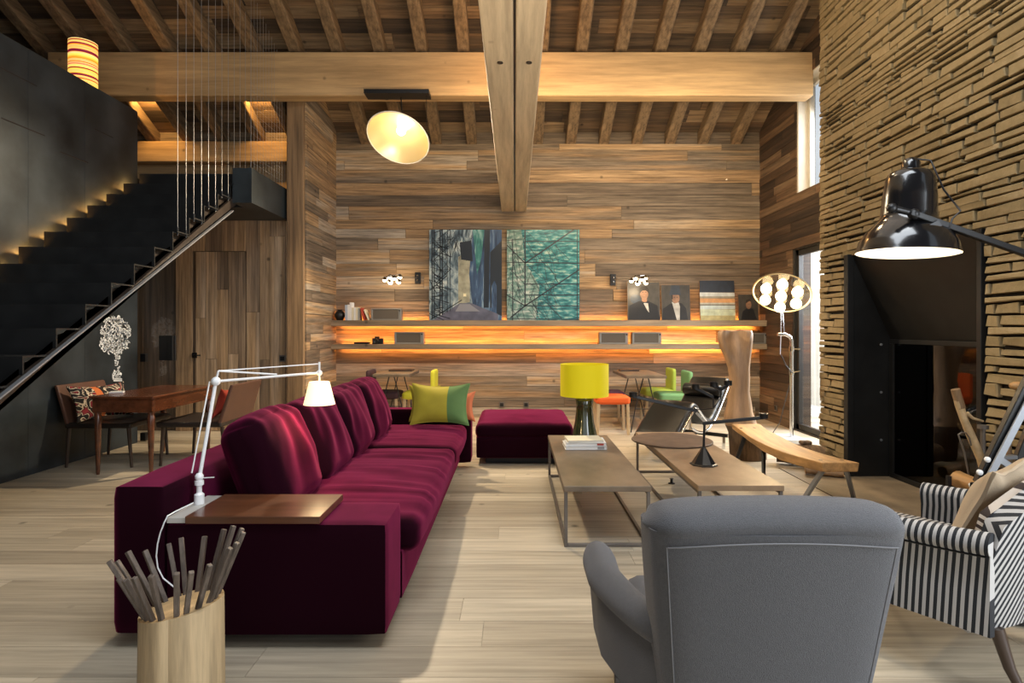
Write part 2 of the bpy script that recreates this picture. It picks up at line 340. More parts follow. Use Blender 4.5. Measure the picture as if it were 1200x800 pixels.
def thing(name, label, cat, loc=(0, 0, 0), rz=0, group=None, rot=None):
    o = bpy.data.objects.new(name, None); COL.objects.link(o); o.empty_display_size = .1
    o.location = loc; o.rotation_euler = rot or (0, 0, rz)
    MW[o] = Matrix.Translation(loc) @ o.rotation_euler.to_matrix().to_4x4()
    return tag(o, label, cat, group)
def copy_tree(o, parent=None):
    c = o.copy(); COL.objects.link(c)
    if parent: c.parent = parent
    for ch in list(o.children): copy_tree(ch, c)
    return c
def place(o, loc, rz, label, group=None):
    o.location = loc; o.rotation_euler = (0, 0, rz); o['label'] = label
    if group: o['group'] = group
    return o
def struct(o, label, cat): return tag(o, label, cat, None, 'structure')
def rnd3(): return (R.random(), R.random(), R.random())
ORD = 'first second third fourth fifth sixth seventh eighth ninth tenth eleventh twelfth thirteenth fourteenth fifteenth sixteenth seventeenth eighteenth nineteenth twentieth twenty-first twenty-second twenty-third'.split()
def planks(mb, O, U, V, N, W, H, rh=(.11, .2), ln=(1.2, 3.2), th=.02, holes=(), gap=.0022, lift=.007):
    """boards laid along U, stacked along V; N points into the room; holes(v0,v1) -> list of (u0,u1)"""
    O, U, V, N = Vector(O), Vector(U), Vector(V), Vector(N); v = 0
    while v < H-.01:
        v1 = min(H, v+R.uniform(*rh))
        u = -R.uniform(0, ln[1]*.8)
        while u < W:
            u1 = u+R.uniform(*ln); a, b = max(u, 0), min(u1, W)
            segs = [(a, b)] if b-a > .01 else []
            for h0, h1 in (holes(v, v1) if callable(holes) else [(h[0], h[1]) for h in holes if h[2] < v1-.001 and h[3] > v+.001]):
                segs = [x for s0, s1 in segs for x in ((s0, min(s1, h0)), (max(s0, h1), s1)) if x[1]-x[0] > .004]
            mb.col = rnd3(); t = th-R.uniform(0, lift) if lift < .001 else th+R.uniform(0, lift)
            for s0, s1 in segs:
                q = []
                for n in (0, t):
                    for uu, vv in ((s0+gap, v+gap), (s1-gap, v+gap), (s1-gap, v1-gap), (s0+gap, v1-gap)): q.append(O+U*uu+V*vv+N*n)
                mb.hexa(q)
            u = u1
        v = v1
    mb.col = (0, 0, 0); return mb
def roof(y): return 4.29+.48*(9.42-y)           # underside of the rafters
# ------------------------------------------------------------------ room shell
mb = planks(MB(), (-8, -3.2, -.012), (1, 0, 0), (0, 1, 0), (0, 0, 1), 14.2, 12.65, (.19, .25), (1.8, 4.2), th=.012, gap=.0011, lift=.0004)
mb.col = (.1, .1, .1)
struct(mb.box(-8, 6.2, -3.2, 9.6, -.12, -.004).build('floor', 'floor', loc=(0, 0, 0)), 'pale whitewashed timber floor of wide boards', 'floor')
struct(MB().box(2.65, 3.62, 1.0, 6.0, -.05, .006).build('hearth_floor', 'hearth', loc=(0, 0, 0)), 'brown stone strip of floor in front of the fireplace', 'floor')
mb = planks(MB(), (-2.83, 9.42, 0), (1, 0, 0), (0, 0, 1), (0, -1, 0), 6.75, 4.305, (.14, .225), (1.8, 4.6))
mb.col = (.001, .001, .001); mb.box(-8, 4.2, 9.424, 9.6, 0, 4.7)
struct(mb.build('wall_back', 'wall_u', loc=(0, 0, 0)), 'back wall clad in horizontal reclaimed grey and brown boards', 'wall')
struct(planks(MB(), (-2.83, 8.05, 0), (0, 1, 0), (0, 0, 1), (1, 0, 0), 1.37, 5.3, (.10, .19), (.9, 2.4)).box(-3.03, -2.834, 8.16, 9.42, 0, 5.0).build('wall_partition', 'wall_v', loc=(0, 0, 0)), 'short side wall of horizontal silvery boards beside the timber post', 'wall')
def rh(v0, v1):
    h = []
    if v0 < 2.5: h.append((.06, 2.06))                      # tall door window  Y 6.30-8.30
    if v1 > 3.26 and v0 < 4.75: h.append((.4, 1.94+min(0, -(v0-4.1)/.5*.0)))
    return h
mb = planks(MB(), (3.88, 6.24, 0), (0, 1, 0), (0, 0, 1), (-1, 0, 0), 3.18, 5.9, (.125, .125), (1.0, 2.6), holes=rh)
for a in ((6.24, 6.3, 0, 5.9), (8.3, 9.6, 0, 5.9), (6.3, 8.3, 2.5, 3.23), (6.3, 6.64, 3.23, 5.9), (8.18, 8.3, 3.23, 5.9), (6.64, 8.18, 4.75, 5.9)): mb.box(3.884, 4.12, *a)
struct(mb.build('wall_right', 'wall_dark', loc=(0, 0, 0)), 'dark brown boarded wall with the tall window and the small high window', 'wall')
struct(planks(MB(), (-4.64, 8.2, 0), (0, 0, 1), (1, 0, 0), (0, -1, 0), 2.88, 1.61, (.13, .24), (2.9, 3.0), holes=[(0, 2.46, .27, .96)]).box(-8, -3.03, 8.21, 8.3, 0, 2.88).build('wall_door_side', 'wall_vert', loc=(0, 0, 0)), 'wall of upright brown boards under the landing', 'wall')
mb = planks(MB(), (-4.366, 8.2, .004), (0, 0, 1), (1, 0, 0), (0, -1, 0), 2.45, .682, (.12, .17), (2.5, 2.6))
d = mb.build('door_1', 'wall_vert', loc=(-4.03, 8.2, 0)); struct(d, 'flush plank door with a small black lever handle', 'door')
h = P(228, 416, 8.17); MB().box(h.x-.03, h.x+.03, h.y-.012, h.y+.01, h.z-.035, h.z+.035).bar(h+Vector((0, -.04, 0)), h+Vector((.1, -.04, 0)), .016, .016).bar(h, h+Vector((0, -.045, 0)), .018, .018).build('door_handle', 'black', d)
# post and beams
struct(MB().box(-3.055, -2.825, 8.0, 8.2, 0, 4.95).build('timber_post_column', 'post', loc=(-2.94, 8.1, 0), bevel=.012), 'tall brown timber post beside the landing', 'post')
struct(MB().box(-6.06, 3.88, 7.74, 7.97, 4.42, 4.99).build('cross_beam', 'beam_x', loc=(-1, 7.85, 4.42), bevel=.02), 'massive pale squared crossbeam spanning the room under the rafters', 'beam')
mb = MB().box(-.205, -.008, 2.2, 9.415, 3.24, 3.86).box(.008, .185, 2.2, 9.415, 3.24, 3.86)
o = mb.build('tie_beam', 'beam_y', loc=(0, 5.8, 3.24), bevel=.012); struct(o, 'pale double timber beam with a dark slit running into the back wall', 'beam')
MB().box(-.0078, .0078, 2.2, 9.41, 3.26, 3.85).build('slit_dark_filler', 'black', o)  # added dark filler standing in for the shade inside the slit
for x in (-.1, .1): MB().lathe([(.0, 0), (.021, 0), (.021, .005), (.012, .006)], (x, 4.13, 3.235), n=12, cap=True).build('beam_bolt', 'black', o)
i = 0
for k in range(22):
    x = 3.485-.52*k if k < 8 else -.675-.555*(k-8)
    if x < -7.9: break
    mb = MB(); y0, y1 = 2.7, 9.5
    mb.hexa([(x-.08, y0, roof(y0)), (x+.08, y0, roof(y0)), (x+.08, y1, roof(y1)), (x-.08, y1, roof(y1)), (x-.08, y0, roof(y0)+.2), (x+.08, y0, roof(y0)+.2), (x+.08, y1, roof(y1)+.2), (x-.08, y1, roof(y1)+.2)])
    o = mb.build('ceiling_beam', 'rafter', loc=(x, 6, roof(6)), bevel=.012, seg=1); tag(o, 'rough sawn timber rafter of the sloping roof, %s along from the stone wall' % ORD[k], 'rafter', 'roof rafters', 'structure')
sl = Vector((0, -1, .48)).normalized(); nn = Vector((0, -.48, -1)).normalized()
mb = planks(MB(), (-8, 9.6, roof(9.6)+.222), (1, 0, 0), sl, nn, 12.1, 7.7, (.16, .24), (1.5, 3.5), th=.01)
mb.col = (.1, .1, .1)
for (ya, yb, za, zb) in ((2.7, 9.7, roof(2.7)+.23, roof(9.7)+.23), (-3.3, 2.7, 4.9, roof(2.7)+.23)):
    mb.hexa([(-8.1, ya, za), (4.12, ya, za), (4.12, yb, zb), (-8.1, yb, zb), (-8.1, ya, za+.1), (4.12, ya, za+.1), (4.12, yb, zb+.1), (-8.1, yb, zb+.1)])
struct(mb.build('ceiling', 'deck', loc=(0, 0, 4.5)), 'sloping roof of dark reclaimed boards above the rafters', 'ceiling')
# upper timber plate, dark upstairs walls
struct(MB().box(-8, -3.06, 9.2, 9.42, 3.97, 4.29).build('wall_plate_beam', 'beam_x', loc=(-5.5, 9.3, 3.97), bevel=.015), 'pale timber beam along the head of the upstairs wall', 'beam')
struct(MB().box(-8, -3.06, 9.38, 9.42, 2.9, 3.97).build('wall_upstairs', 'beam_x', loc=(-5.5, 9.4, 2.9)), 'lit timber wall behind the landing', 'wall')
struct(MB().box(-8.1, -8, -3.2, 9.6, 0, 8).build('wall_left', 'steel', loc=(-8, 3, 0)), 'dark outer wall upstairs', 'wall')
# steel wall beside the stair
mb = MB().box(-4.74, -4.64, 1.2, 7.35, 0, 4.07)
for y in (3.2, 4.45, 5.7, 6.45):
    mb.box(-4.642, -4.6385, y-.0025, y+.0025, .02, 4.05)
o = mb.build('wall_steel', 'steel', loc=(-4.69, 4.3, 0)); struct(o, 'blackened steel wall carrying the staircase', 'wall')
mb = MB()
for y, z, L in ((3.4, 3.5, .5), (3.9, 3.1, .35), (4.4, 3.7, .45), (5.1, 3.75, .7), (5.4, 3.3, .5), (6.1, 3.2, .4), (6.6, 3.6, .3), (4.7, 2.7, .4), (3.7, 2.6, .3)):
    mb.box(-4.6405, -4.6375, y, y+L, z, z+.009)
mb.build('panel_slot', 'soot', o)
struct(MB().box(-8, -4.74, 1.2, 9.4, 3.05, 3.29).build('upstairs_floor', 'steel2', loc=(-6.3, 5, 3.05)), 'upstairs floor behind the steel wall', 'floor')
# stone chimney wall: real stones laid in courses around the fireplace opening
mb = MB()
def stones(mb, fixed, ax, n, u0, u1, z1, holes):
    """ax: unit vector along the course, n: outward normal, fixed: a point of the face"""
    z = 0; ax, n, fixed = Vector(ax), Vector(n), Vector(fixed)
    while z < z1:
        h = R.uniform(.042, .085); u = u0
        while u < u1-.01:
            L = R.uniform(.16, .55); e = min(u1, u+L)
            if u1-e < .07: e = u1
            blocks = [(u, e)]
            for a, b, c, d in holes:
                if c < z+h*.6 and d > z+h*.4: blocks = [x for s0, s1 in blocks for x in ((s0, min(s1, a)), (max(s0, b), s1)) if x[1]-x[0] > .03]
            for s0, s1 in blocks:
                mb.col = (.25+.5*R.random(), R.random(), R.random()); pr = R.uniform(-.005, .009); g = R.uniform(.0045, .0115); j = lambda k=.008: R.uniform(-k, k)
                def pt(uu, zz, nn): return fixed+ax*uu+Vector((0, 0, zz))+n*nn
                zt = j(.008); c = R.uniform(.004, .008)
                cor = [(s0+g, z+g+j()), (s1-g, z+g+j()), (s1-g-R.uniform(0, .018), z+h-g+j()+zt), (s0+g+R.uniform(0, .012), z+h-g+j()+zt)]
                cu, cz = (s0+s1)/2, z+h/2
                outer = [pt(a, b, -.09) for a, b in cor]; mid = [pt(a, b, pr-c) for a, b in cor]
                inn = [pt(a+(c if a < cu else -c)+j(.003), b+(c*.7 if b < cz else -c*.7), pr+j(.005)) for a, b in cor]
                mb.loft([outer, mid, inn])
            u = e
        z += h
OY0, OY1, OZ = 4.05, 5.70, 2.10
stones(mb, (3.18, 0, 0), (0, 1, 0), (-1, 0, 0), 1.6, 6.24, 5.6, [(OY0, OY1, 0, OZ)])
stones(mb, (0, 6.24, 0), (1, 0, 0), (0, 1, 0), 3.18, 3.9, 5.6, [])
mb.col = (0, 0, 0); mb.m = 1
for a in ((1.6, OY0, 0, 5.8), (OY1, 6.2, 0, 5.8), (OY0, OY1, OZ, 5.8)): mb.box(3.215, 3.9, *a)
struct(mb.build('wall_stone', ['stone', 'mortar'], loc=(3.5, 4, 0)), 'tall dry laid wall of thin golden brown stones around the fireplace', 'wall')
# rear wall with glazing behind the viewpoint
mb = MB()
for a in ((-8, -2.6, 0, 6), (3.6, 6.2, 0, 6), (-2.6, 3.6, 3.6, 6)): mb.box(a[0], a[1], -3.3, -3.2, a[2], a[3])
struct(mb.build('wall_rear', 'post', loc=(0, -3.25, 0)), 'timber wall with wide glazing facing the fireplace room', 'wall')
# windows
def window(name, label, y0, y1, z0, z1, xw, fm, fw, top=None, reveal=.22):
    mb = MB(); zt = top or z1
    x0, x1 = 3.87, 3.88+reveal
    mb.box(x0, x1, y1-.03, y1+.02, z0-.02, z1+.02); mb.box(x0, x1, y0-.02, y0+.03, z0-.02, z1+.02); mb.box(x0, x1, y0, y1, z0-.03, z0+.02); mb.box(x0, x1, y0, y1, z1-.02, z1+.03)
    o = mb.build(name, fm, loc=((x0+x1)/2, (y0+y1)/2, z0), bevel=.004, seg=1); struct(o, label, 'window')
    mb = MB(); b = x1-.10
    mb.box(b, b+.06, y1-.03-fw, y1-.03, z0+.02, z1-.02); mb.box(b, b+.06, y0+.03, y0+.03+fw, z0+.02, z1-.02); mb.box(b, b+.06, y0+.03, y1-.03, z0+.02, z0+.02+fw); mb.box(b, b+.06, y0+.03, y1-.03, z1-.02-fw, z1-.02)
    mb.build('window_frame', fm, o, bevel=.004, seg=1)
    MB().box(b+.025, b+.033, y0+.03+fw, y1-.03-fw, z0+.02+fw, z1-.02-fw).build('pane', 'pane', o)
window('window_1', 'tall dark framed window door beside the stone wall', 6.3, 8.3, 0, 2.5, 0, 'darkframe', .075, reveal=.12)
window('window_2', 'small pale framed window high in the dark boarded wall', 6.64, 8.18, 3.23, 4.75, 0, 'winframe', .06)
mb = planks(MB(), (6.0, 5.0, -.3), (0, 0, 1), (0, 1, 0), (-1, 0, 0), 4.4, 9.6, (.16, .28), (4.5, 4.6))
struct(mb.build('outside_wall', 'outside', loc=(6, 7, -.3)), 'weathered grey boards seen outside the tall window', 'wall')
struct(MB().box(4.2, 9, 0, 14, -.35, -.13).build('outside_ground', 'marble', loc=(6, 7, -.3)), 'pale ground outside the tall window', 'ground')
# trims, outlets
# ------------------------------------------------------------------ staircase
st = thing('staircase', 'black folded steel staircase rising beside the dark steel wall', 'staircase', (-3.95, 5, 0))
def nose(k): return 5.505+.295*k, 2.155+.188*k
for k in range(-11, 7):
    y, z = nose(k); mb = MB()
    mb.box(-4.57, -3.32, y, y+.295+.012, z-.012, z); mb.box(-4.57, -3.32, y, y+.012, z-.188, z-.0121)
    mb.build('step', 'steel2', st)
mb = MB(); m2 = MB(); ya, za = nose(-11); yb, zb = nose(6)
def sl(y): return za+(y-ya)*.188/.295
q = []
for x in (-3.345, -3.315): q += [(x, ya-.1, max(0, sl(ya-.1)-.32)), (x, yb-.02, sl(yb-.02)-.31), (x, yb-.02, sl(yb-.02)-.188), (x, ya-.1, sl(ya-.1)-.188)]
mb.hexa([q[0], q[4], q[5], q[1], q[3], q[7], q[6], q[2]]).build('stringer', 'stringer', st)
m2 = MB()
for x in (-3.345, -3.31): pass
e = .012
m2.hexa([(-3.312, ya-.1, max(0, sl(ya-.1)-.325)), (-3.28, ya-.1, max(0, sl(ya-.1)-.325)), (-3.28, yb-.3, sl(yb-.3)-.322), (-3.312, yb-.3, sl(yb-.3)-.322), (-3.312, ya-.1, max(.012, sl(ya-.1)-.312)), (-3.28, ya-.1, max(.012, sl(ya-.1)-.312)), (-3.28, yb-.3, sl(yb-.3)-.309), (-3.312, yb-.3, sl(yb-.3)-.309)])
m2.build('stringer_flange', 'greymetal', st)
for k in range(-11, 6):                      # cheek plate closing each step end
    y, z = nose(k); MB().add([(-3.37, y+.012, z-.188), (-3.37, y+.295, z-.013), (-3.37, y+.295, z), (-3.37, y+.012, z-.06), (-3.366, y+.012, z-.188), (-3.366, y+.295, z-.013), (-3.366, y+.295, z), (-3.366, y+.012, z-.06)], [(0, 1, 2, 3), (7, 6, 5, 4), (0, 4, 5, 1), (1, 5, 6, 2), (2, 6, 7, 3), (3, 7, 4, 0)]).build('cheek_plate', 'stringer', st)
MB().box(-4.57, -3.09, 7.02+.27, 8.19, 2.88, 3.29).box(-3.315, -3.09, 7.02, 7.29, 2.88, 3.29).build('landing', 'steel', st)
for k in range(1, 7):
    for dy in (.06, .21):
        y, z = nose(k); y += dy; zz = z+.05
        MB().tube([(-3.305, y, z-.03), (-3.305, y, roof(y)-.002)], .0026, 5).build('cable', 'cable', st)
    MB().box(-3.31, -3.295, y-.17, y+.03, z+.0, z+.012).tube([(-3.303, y-.15, z-.02), (-3.303, y-.15, z+.05)], .007, 6).tube([(-3.303, y, z-.02), (-3.303, y, z+.05)], .007, 6).build('cable_bracket', 'black', st)
mb = MB()
for y in [7.05+.085*i for i in range(14)]: mb.tube([(-3.11, y, 3.292), (-3.11, y, roof(y)-.01)], .0016, 4)
for z in [3.37+.085*i for i in range(12)]: mb.tube([(-3.11, 7.04, z), (-3.11, 8.0, z)], .0016, 4)
tag(mb.build('mesh_railing', 'cable'), 'fine wire mesh railing standing on the landing edge', 'railing')
# striped lamp upstairs
t = thing('striped_lamp', 'glowing lamp with a red and yellow striped drum shade behind the steel wall', 'lamp', (-5.02, 6.95, 3.29))
m, tt, b, N, L = nt('striped_shade')
tc = N.new('ShaderNodeTexCoord'); sp = N.new('ShaderNodeSeparateXYZ'); L.new(tc.outputs['Object'], sp.inputs[0])
n = N.new('ShaderNodeTexNoise'); n.noise_dimensions = '1D'; n.inputs['Scale'].default_value = 26; n.inputs['Detail'].default_value = 1; L.new(sp.outputs[2], n.inputs['W'])
r = ramp(N, [(.36, (.20, .01, .03)), (.40, (.75, .05, .02)), (.45, (1, .45, .03)), (.52, (1, .75, .10)), (.58, (1, .9, .45)), (.61, (.8, .12, .06)), (.66, (1, .6, .12))]); L.new(n.outputs['Fac'], r.inputs[0])
L.new(r.outputs[0], b.inputs['Base Color']); L.new(r.outputs[0], b.inputs['Emission Color']); b.inputs['Emission Strength'].default_value = 1.15
M['striped'] = m
c = Vector((-5.02, 6.95, 0))
MB().lathe([(0, 3.292), (.14, 3.292), (.14, 3.31), (.02, 3.33), (.015, 3.85)], c, n=20, cap=True).build('base', 'black', t, smooth=40)
MB().lathe([(.145, 3.95), (.145, 4.72), (.14, 4.72), (.14, 3.95), (.145, 3.95)], c, n=36).build('shade', 'striped', t, smooth=40)
MB().sphere(c+Vector((0, 0, 4.4)), .04).tube([c+Vector((0, 0, 3.85)), c+Vector((0, 0, 4.38))], .012).build('bulb', 'bulb', t, smooth=40)
# tree shaped decal on the steel wall
mb = MB(); rr = random.Random(3)
def onwall(px, py, off=.003):
    X = -4.64+off; y = -X*F/(VX-px); return (y, EYE-(py-VY)*y/F)
def curl(cx, cy, r, a0, span, wd):
    pts = [(cx+r*math.cos(a0+span*i/6)*.9, cy+r*math.sin(a0+span*i/6)) for i in range(7)]
    vs = []
    for i, (a, b) in enumerate(pts):
        p, q = pts[max(i-1, 0)], pts[min(i+1, 6)]; dx, dy = q[0]-p[0], q[1]-p[1]; l = math.hypot(dx, dy) or 1; wv = wd*(1-.5*abs(i-3)/3)
        for s in (-1, 1):
            yy, zz = onwall(a-dy/l*wv*s, b+dx/l*wv*s); vs.append((-4.637, yy, zz))
    mb.add(vs, [(2*i, 2*i+1, 2*i+3, 2*i+2) for i in range(6)])
n = 0
while n < 430:
    px, py = rr.uniform(117, 153), rr.uniform(369, 447)
    ok = ((px-135.5)/16.5)**2+((py-387)/16.5)**2 < 1 or ((px-134.5)/16.8)**2+((py-402)/12.5)**2 < 1 or (abs(px-137.3) < 2.6+max(0, (py-434)*.28) and 408 < py < 444)
    if not ok: continue
    if py > 414: curl(px, py, rr.uniform(.8, 1.8), rr.uniform(0, 6.28), rr.uniform(1.5, 4), .62)
    else: curl(px, py, rr.uniform(1.0, 2.3), rr.uniform(0, 6.28), rr.uniform(1.8, 4.5), .62)
    n += 1
for yy in (444, 446):
    a, b = onwall(133, yy-.6), onwall(143, yy-.6); c2, d2 = onwall(143, yy+.5), onwall(133, yy+.5)
    mb.add([(-4.637, *a), (-4.637, *b), (-4.637, *c2), (-4.637, *d2)], [(0, 1, 2, 3)])
tag(mb.build('wall_decal', 'decal', fix=False), 'white lacy tree shaped decal on the dark steel wall', 'decal')
# glass door at the end of the steel wall
MW_ = 7.42
t = thing('glass_door', 'frameless glass door with a dark lock box at the end of the steel wall', 'door', (-4.63, MW_, 0)); t['kind'] = 'structure'; t.name = 'door_2'
MB().box(-4.62, -4.17, MW_, MW_+.01, .02, 2.55).build('glass_leaf', 'pane', t)
a, b = P(188, 393, MW_), P(207, 422, MW_); MB().box(a.x, b.x, MW_-.035, MW_-.001, b.z, a.z).box((a.x+b.x)/2+.03, b.x-.01, MW_-.075, MW_-.04, b.z, a.z).build('lock_box', 'black', t, bevel=.004)
for z in (.05, 1.03, 2.45): MB().box(-4.64, -4.575, MW_-.02, MW_+.03, z-.04, z+.06).build('hinge', 'black', t, bevel=.003)
# switches and outlets
def wallplate(name, label, c, n, cat, s=.042):
    c = Vector(c); mb = MB()
    h = (s, .006, s) if n == 'y' else (.006, s, s)
    o = mb.obox(c, h).build(name, 'iron', loc=c, bevel=.004); tag(o, label, cat)
    MB().obox(c+Vector((0, -.008, 0) if n == 'y' else (-.008, 0, 0)), tuple(x*.62 if x > .01 else .004 for x in h)).build('socket_face', 'black', o)
    return o
wallplate('wall_outlet', 'small dark wall outlet low on the back wall, nearer the mustard and green pillow', P(588, 474, 9.388), 'y', 'outlet')
wallplate('wall_outlet', 'small dark wall outlet low on the back wall, nearer the yellow lamp', P(616.5, 474, 9.388), 'y', 'outlet')
wallplate('wall_outlet', 'small dark wall outlet low on the dark boarded wall beside the floor lamp', (3.845, 3.845*F/(909-VX), EYE-(478-VY)*3.845/(909-VX)), 'x', 'outlet')
wallplate('light_switch', 'square black light switch on the upright boards beside the post', P(331, 420, 8.165), 'y', 'switch', .045)
# ------------------------------------------------------------------ fireplace
fp = thing('fireplace', 'large black steel fireplace set into the stone wall', 'fireplace', (3.4, 4.9, 0))
mb = MB().box(3.165, 3.55, 5.64, 5.69, .008, 2.08)
mb.box(3.14, 3.20, 5.63, 5.70, .008, 2.10).build('side_panel', 'fire_steel', fp, bevel=.003)
MB().box(3.165, 3.9, 4.055, 4.095, .008, 2.08).build('side_panel', 'fire_steel', fp, bevel=.003)
# sloping hood from the wall face down to the head of the glass
a = [(3.19, 2.085), (3.55, 1.30), (3.58, 1.30), (3.58, 2.085)]
q = [(x, 4.10, z) for x, z in a]+[(x, 5.635, z) for x, z in a]
MB().add(q, [(0, 1, 2, 3), (7, 6, 5, 4), (0, 4, 5, 1), (1, 5, 6, 2), (2, 6, 7, 3), (3, 7, 4, 0)]).build('hood', 'fire_steel', fp)
for z in (.35, .8, 1.25): MB().lathe([(0, 0), (.012, 0), (.012, .006), (0, .007)], (3.46, 5.64, z), rot=Matrix.Rotation(PI/2, 3, 'X'), n=10).build('rivet', 'greymetal', fp)
mb = MB().box(3.53, 3.57, 4.10, 5.63, .008, .05).box(3.53, 3.57, 4.10, 5.63, 1.26, 1.30).box(3.53, 3.57, 5.57, 5.63, .05, 1.26).box(3.53, 3.57, 4.10, 4.16, .05, 1.26)
mb.build('door_frame', 'fire_steel', fp, bevel=.003)
MB().box(3.545, 3.553, 4.16, 5.57, .05, 1.26).build('fire_glass', 'tinted', fp)
MB().box(3.58, 4.3, 4.1, 4.14, 0, 1.3).box(3.58, 4.3, 5.59, 5.63, 0, 1.3).box(4.26, 4.3, 4.14, 5.59, 0, 1.3).box(3.58, 4.26, 4.14, 5.59, -.02, .012).box(3.585, 4.3, 4.1, 5.63, 1.302, 1.34).build('firebox', 'soot', fp)
# ------------------------------------------------------------------ shelves on the back wall
sh = []
for z0, z1, lab in ((1.437, 1.528, 'long upper timber shelf with amber light along the back wall'), (1.085, 1.165, 'long lower timber shelf with amber light along the back wall')):
    o = MB().box(-2.83, 3.86, 9.13, 9.335, z0, z1).build('wall_shelf', 'post' if 0 else 'shelfwood', loc=(.5, 9.2, z0), bevel=.004, seg=1) if 'shelfwood' in M else None
    if o is None:
        M['shelfwood'] = wood('shelf_wood', [(.2, (.20, .14, .085)), (.8, (.30, .225, .15))], (1.2, 20, 20), dark=.7, rough=.65)
        o = MB().box(-2.83, 3.86, 9.13, 9.335, z0, z1).build('wall_shelf', 'shelfwood', loc=(.5, 9.2, z0), bevel=.004, seg=1)
    tag(o, lab, 'shelf')
    MB().box(-2.7, 3.75, 9.337, 9.349, z1-.03, z1-.018).build('light_strip', 'led', o)
    MB().box(-2.7, 3.75, 9.337, 9.349, z0+.012, z0+.024).build('light_strip', 'led', o)
    for x in (-2.6, -1.3, 0, 1.3, 2.6, 3.7): MB().box(x-.015, x+.015, 9.3355, 9.405, z0+.035, z0+.055).build('shelf_bracket', 'black', o)
TOPU, TOPL = 1.528, 1.165
def shelfbox(px0, px1, y, z, hh, label):
    x0, x1 = (px0-VX)*y/F, (px1-VX)*y/F
    t = thing('shelf_box', label, 'box', ((x0+x1)/2, y, z), 0, 'grey metal boxes on the shelves')
    mb = MB().box(x0, x1, y+.02, y+.16, z+.001, z+hh)
    mb.box(x0, x1, y, y+.02, z+.001, z+.02).box(x0, x1, y, y+.02, z+hh-.02, z+hh).box(x0, x0+.03, y, y+.02, z+.02, z+hh-.02).box(x1-.045, x1, y, y+.02, z+.02, z+hh-.02)
    mb.build('case', 'boxmetal', t, bevel=.003, seg=1)
    MB().box(x0+.03, x1-.045, y+.008, y+.019, z+.02, z+hh-.02).build('front_cloth', 'boxfront', t)
    MB().lathe([(0, 0), (.012, 0), (.012, .012), (0, .013)], (x1-.022, y, z+hh-.035), rot=Matrix.Rotation(PI/2, 3, 'X'), n=12).build('knob', 'black', t)
shelfbox(434.5, 470, 9.16, TOPU, .185, 'grey metal box with a dark cloth front beside the books on the upper shelf')
shelfbox(462, 496, 9.16, TOPL, .185, 'grey metal box beside the black camera on the lower shelf')
shelfbox(702.5, 736, 9.16, TOPL, .18, 'grey metal box on the lower shelf, first of the pair above the yellow lamp')
shelfbox(741, 775, 9.16, TOPL, .18, 'grey metal box on the lower shelf, second of the pair, nearer the wooden sculpture')
shelfbox(880, 899, 9.16, TOPL, .17, 'grey metal box at the end of the lower shelf behind the wooden sculpture')
# books on the upper shelf
x = -2.60
for i, (wd, hh, dp, cm, lab) in enumerate([(.035, .235, .17, 'bluec', 'pale blue book at the end of the upper shelf row'), (.03, .24, .17, 'whitec', 'white book beside the pale blue one in the shelf row'), (.028, .275, .16, 'whitec', 'tallest slim white book in the shelf row'), (.03, .195, .16, 'creamc', 'cream book beside the tallest white one in the shelf row'), (.026, .20, .16, 'whitec', 'short white book between the cream ones in the shelf row'), (.032, .20, .17, 'creamc', 'broad cream book next to the dark book in the shelf row'), (.024, .185, .15, 'greyc', 'dark grey book in the shelf row'), (.03, .19, .15, 'redc', 'red book leaning at the end of the shelf row'), (.02, .175, .15, 'creamc', 'thin cream book leaning beside the red one, next to the metal box')]):
    lean = -.30 if i == 7 else (-.42 if i == 8 else 0)
    if i == 7: x += .06
    if i == 8: x += .035
    t = thing('book', lab, 'book', (x, 9.16, TOPU+.001), 0, 'books on the upper shelf', rot=(0, lean, 0) if lean else None)
    mb = MB().box(0, .004, 0, dp, 0, hh).box(wd-.004, wd, 0, dp, 0, hh).box(.004, wd-.004, 0, .004, 0, hh); mb.build('cover', cm, t, local=True)
    MB().box(.0042, wd-.0042, .0045, dp-.005, .004, hh-.004).build('pages', 'paper', t, local=True)
    x += wd+.003
tag(MB().lathe([(0, 0), (.045, 0), (.075, .05), (.08, .09), (.06, .13), (.03, .15), (.035, .165), (.025, .16), (0, .1)], (-2.70, 9.23, TOPU), n=20).build('vase', 'black', smooth=50), 'small dark rounded vase at the end of the upper shelf', 'vase')
t = thing('camera', 'black camera standing on the lower shelf', 'camera', (-2.08, 9.2, TOPL))
a = P(437, 398, 9.2); zz = TOPL+.001
MB().box(a.x-.01, a.x+.16, 9.18, 9.24, zz, zz+.085).box(a.x+.03, a.x+.10, 9.18, 9.24, zz+.085, zz+.115).build('body', 'black', t, bevel=.008)
MB().lathe([(0, 0), (.04, 0), (.04, .07), (.034, .075), (0, .06)], (a.x+.06, 9.18, zz+.045), rot=Matrix.Rotation(PI/2, 3, 'X'), n=18).build('lens', 'black', t, smooth=40)
a = P(415, 402, 9.2); tag(MB().rbox((a.x+.12, 9.22, zz+.016), (.12, .06, .015), .012, 6).build('flat_case', 'black', smooth=50), 'flat black case lying on the lower shelf beside the camera', 'case')
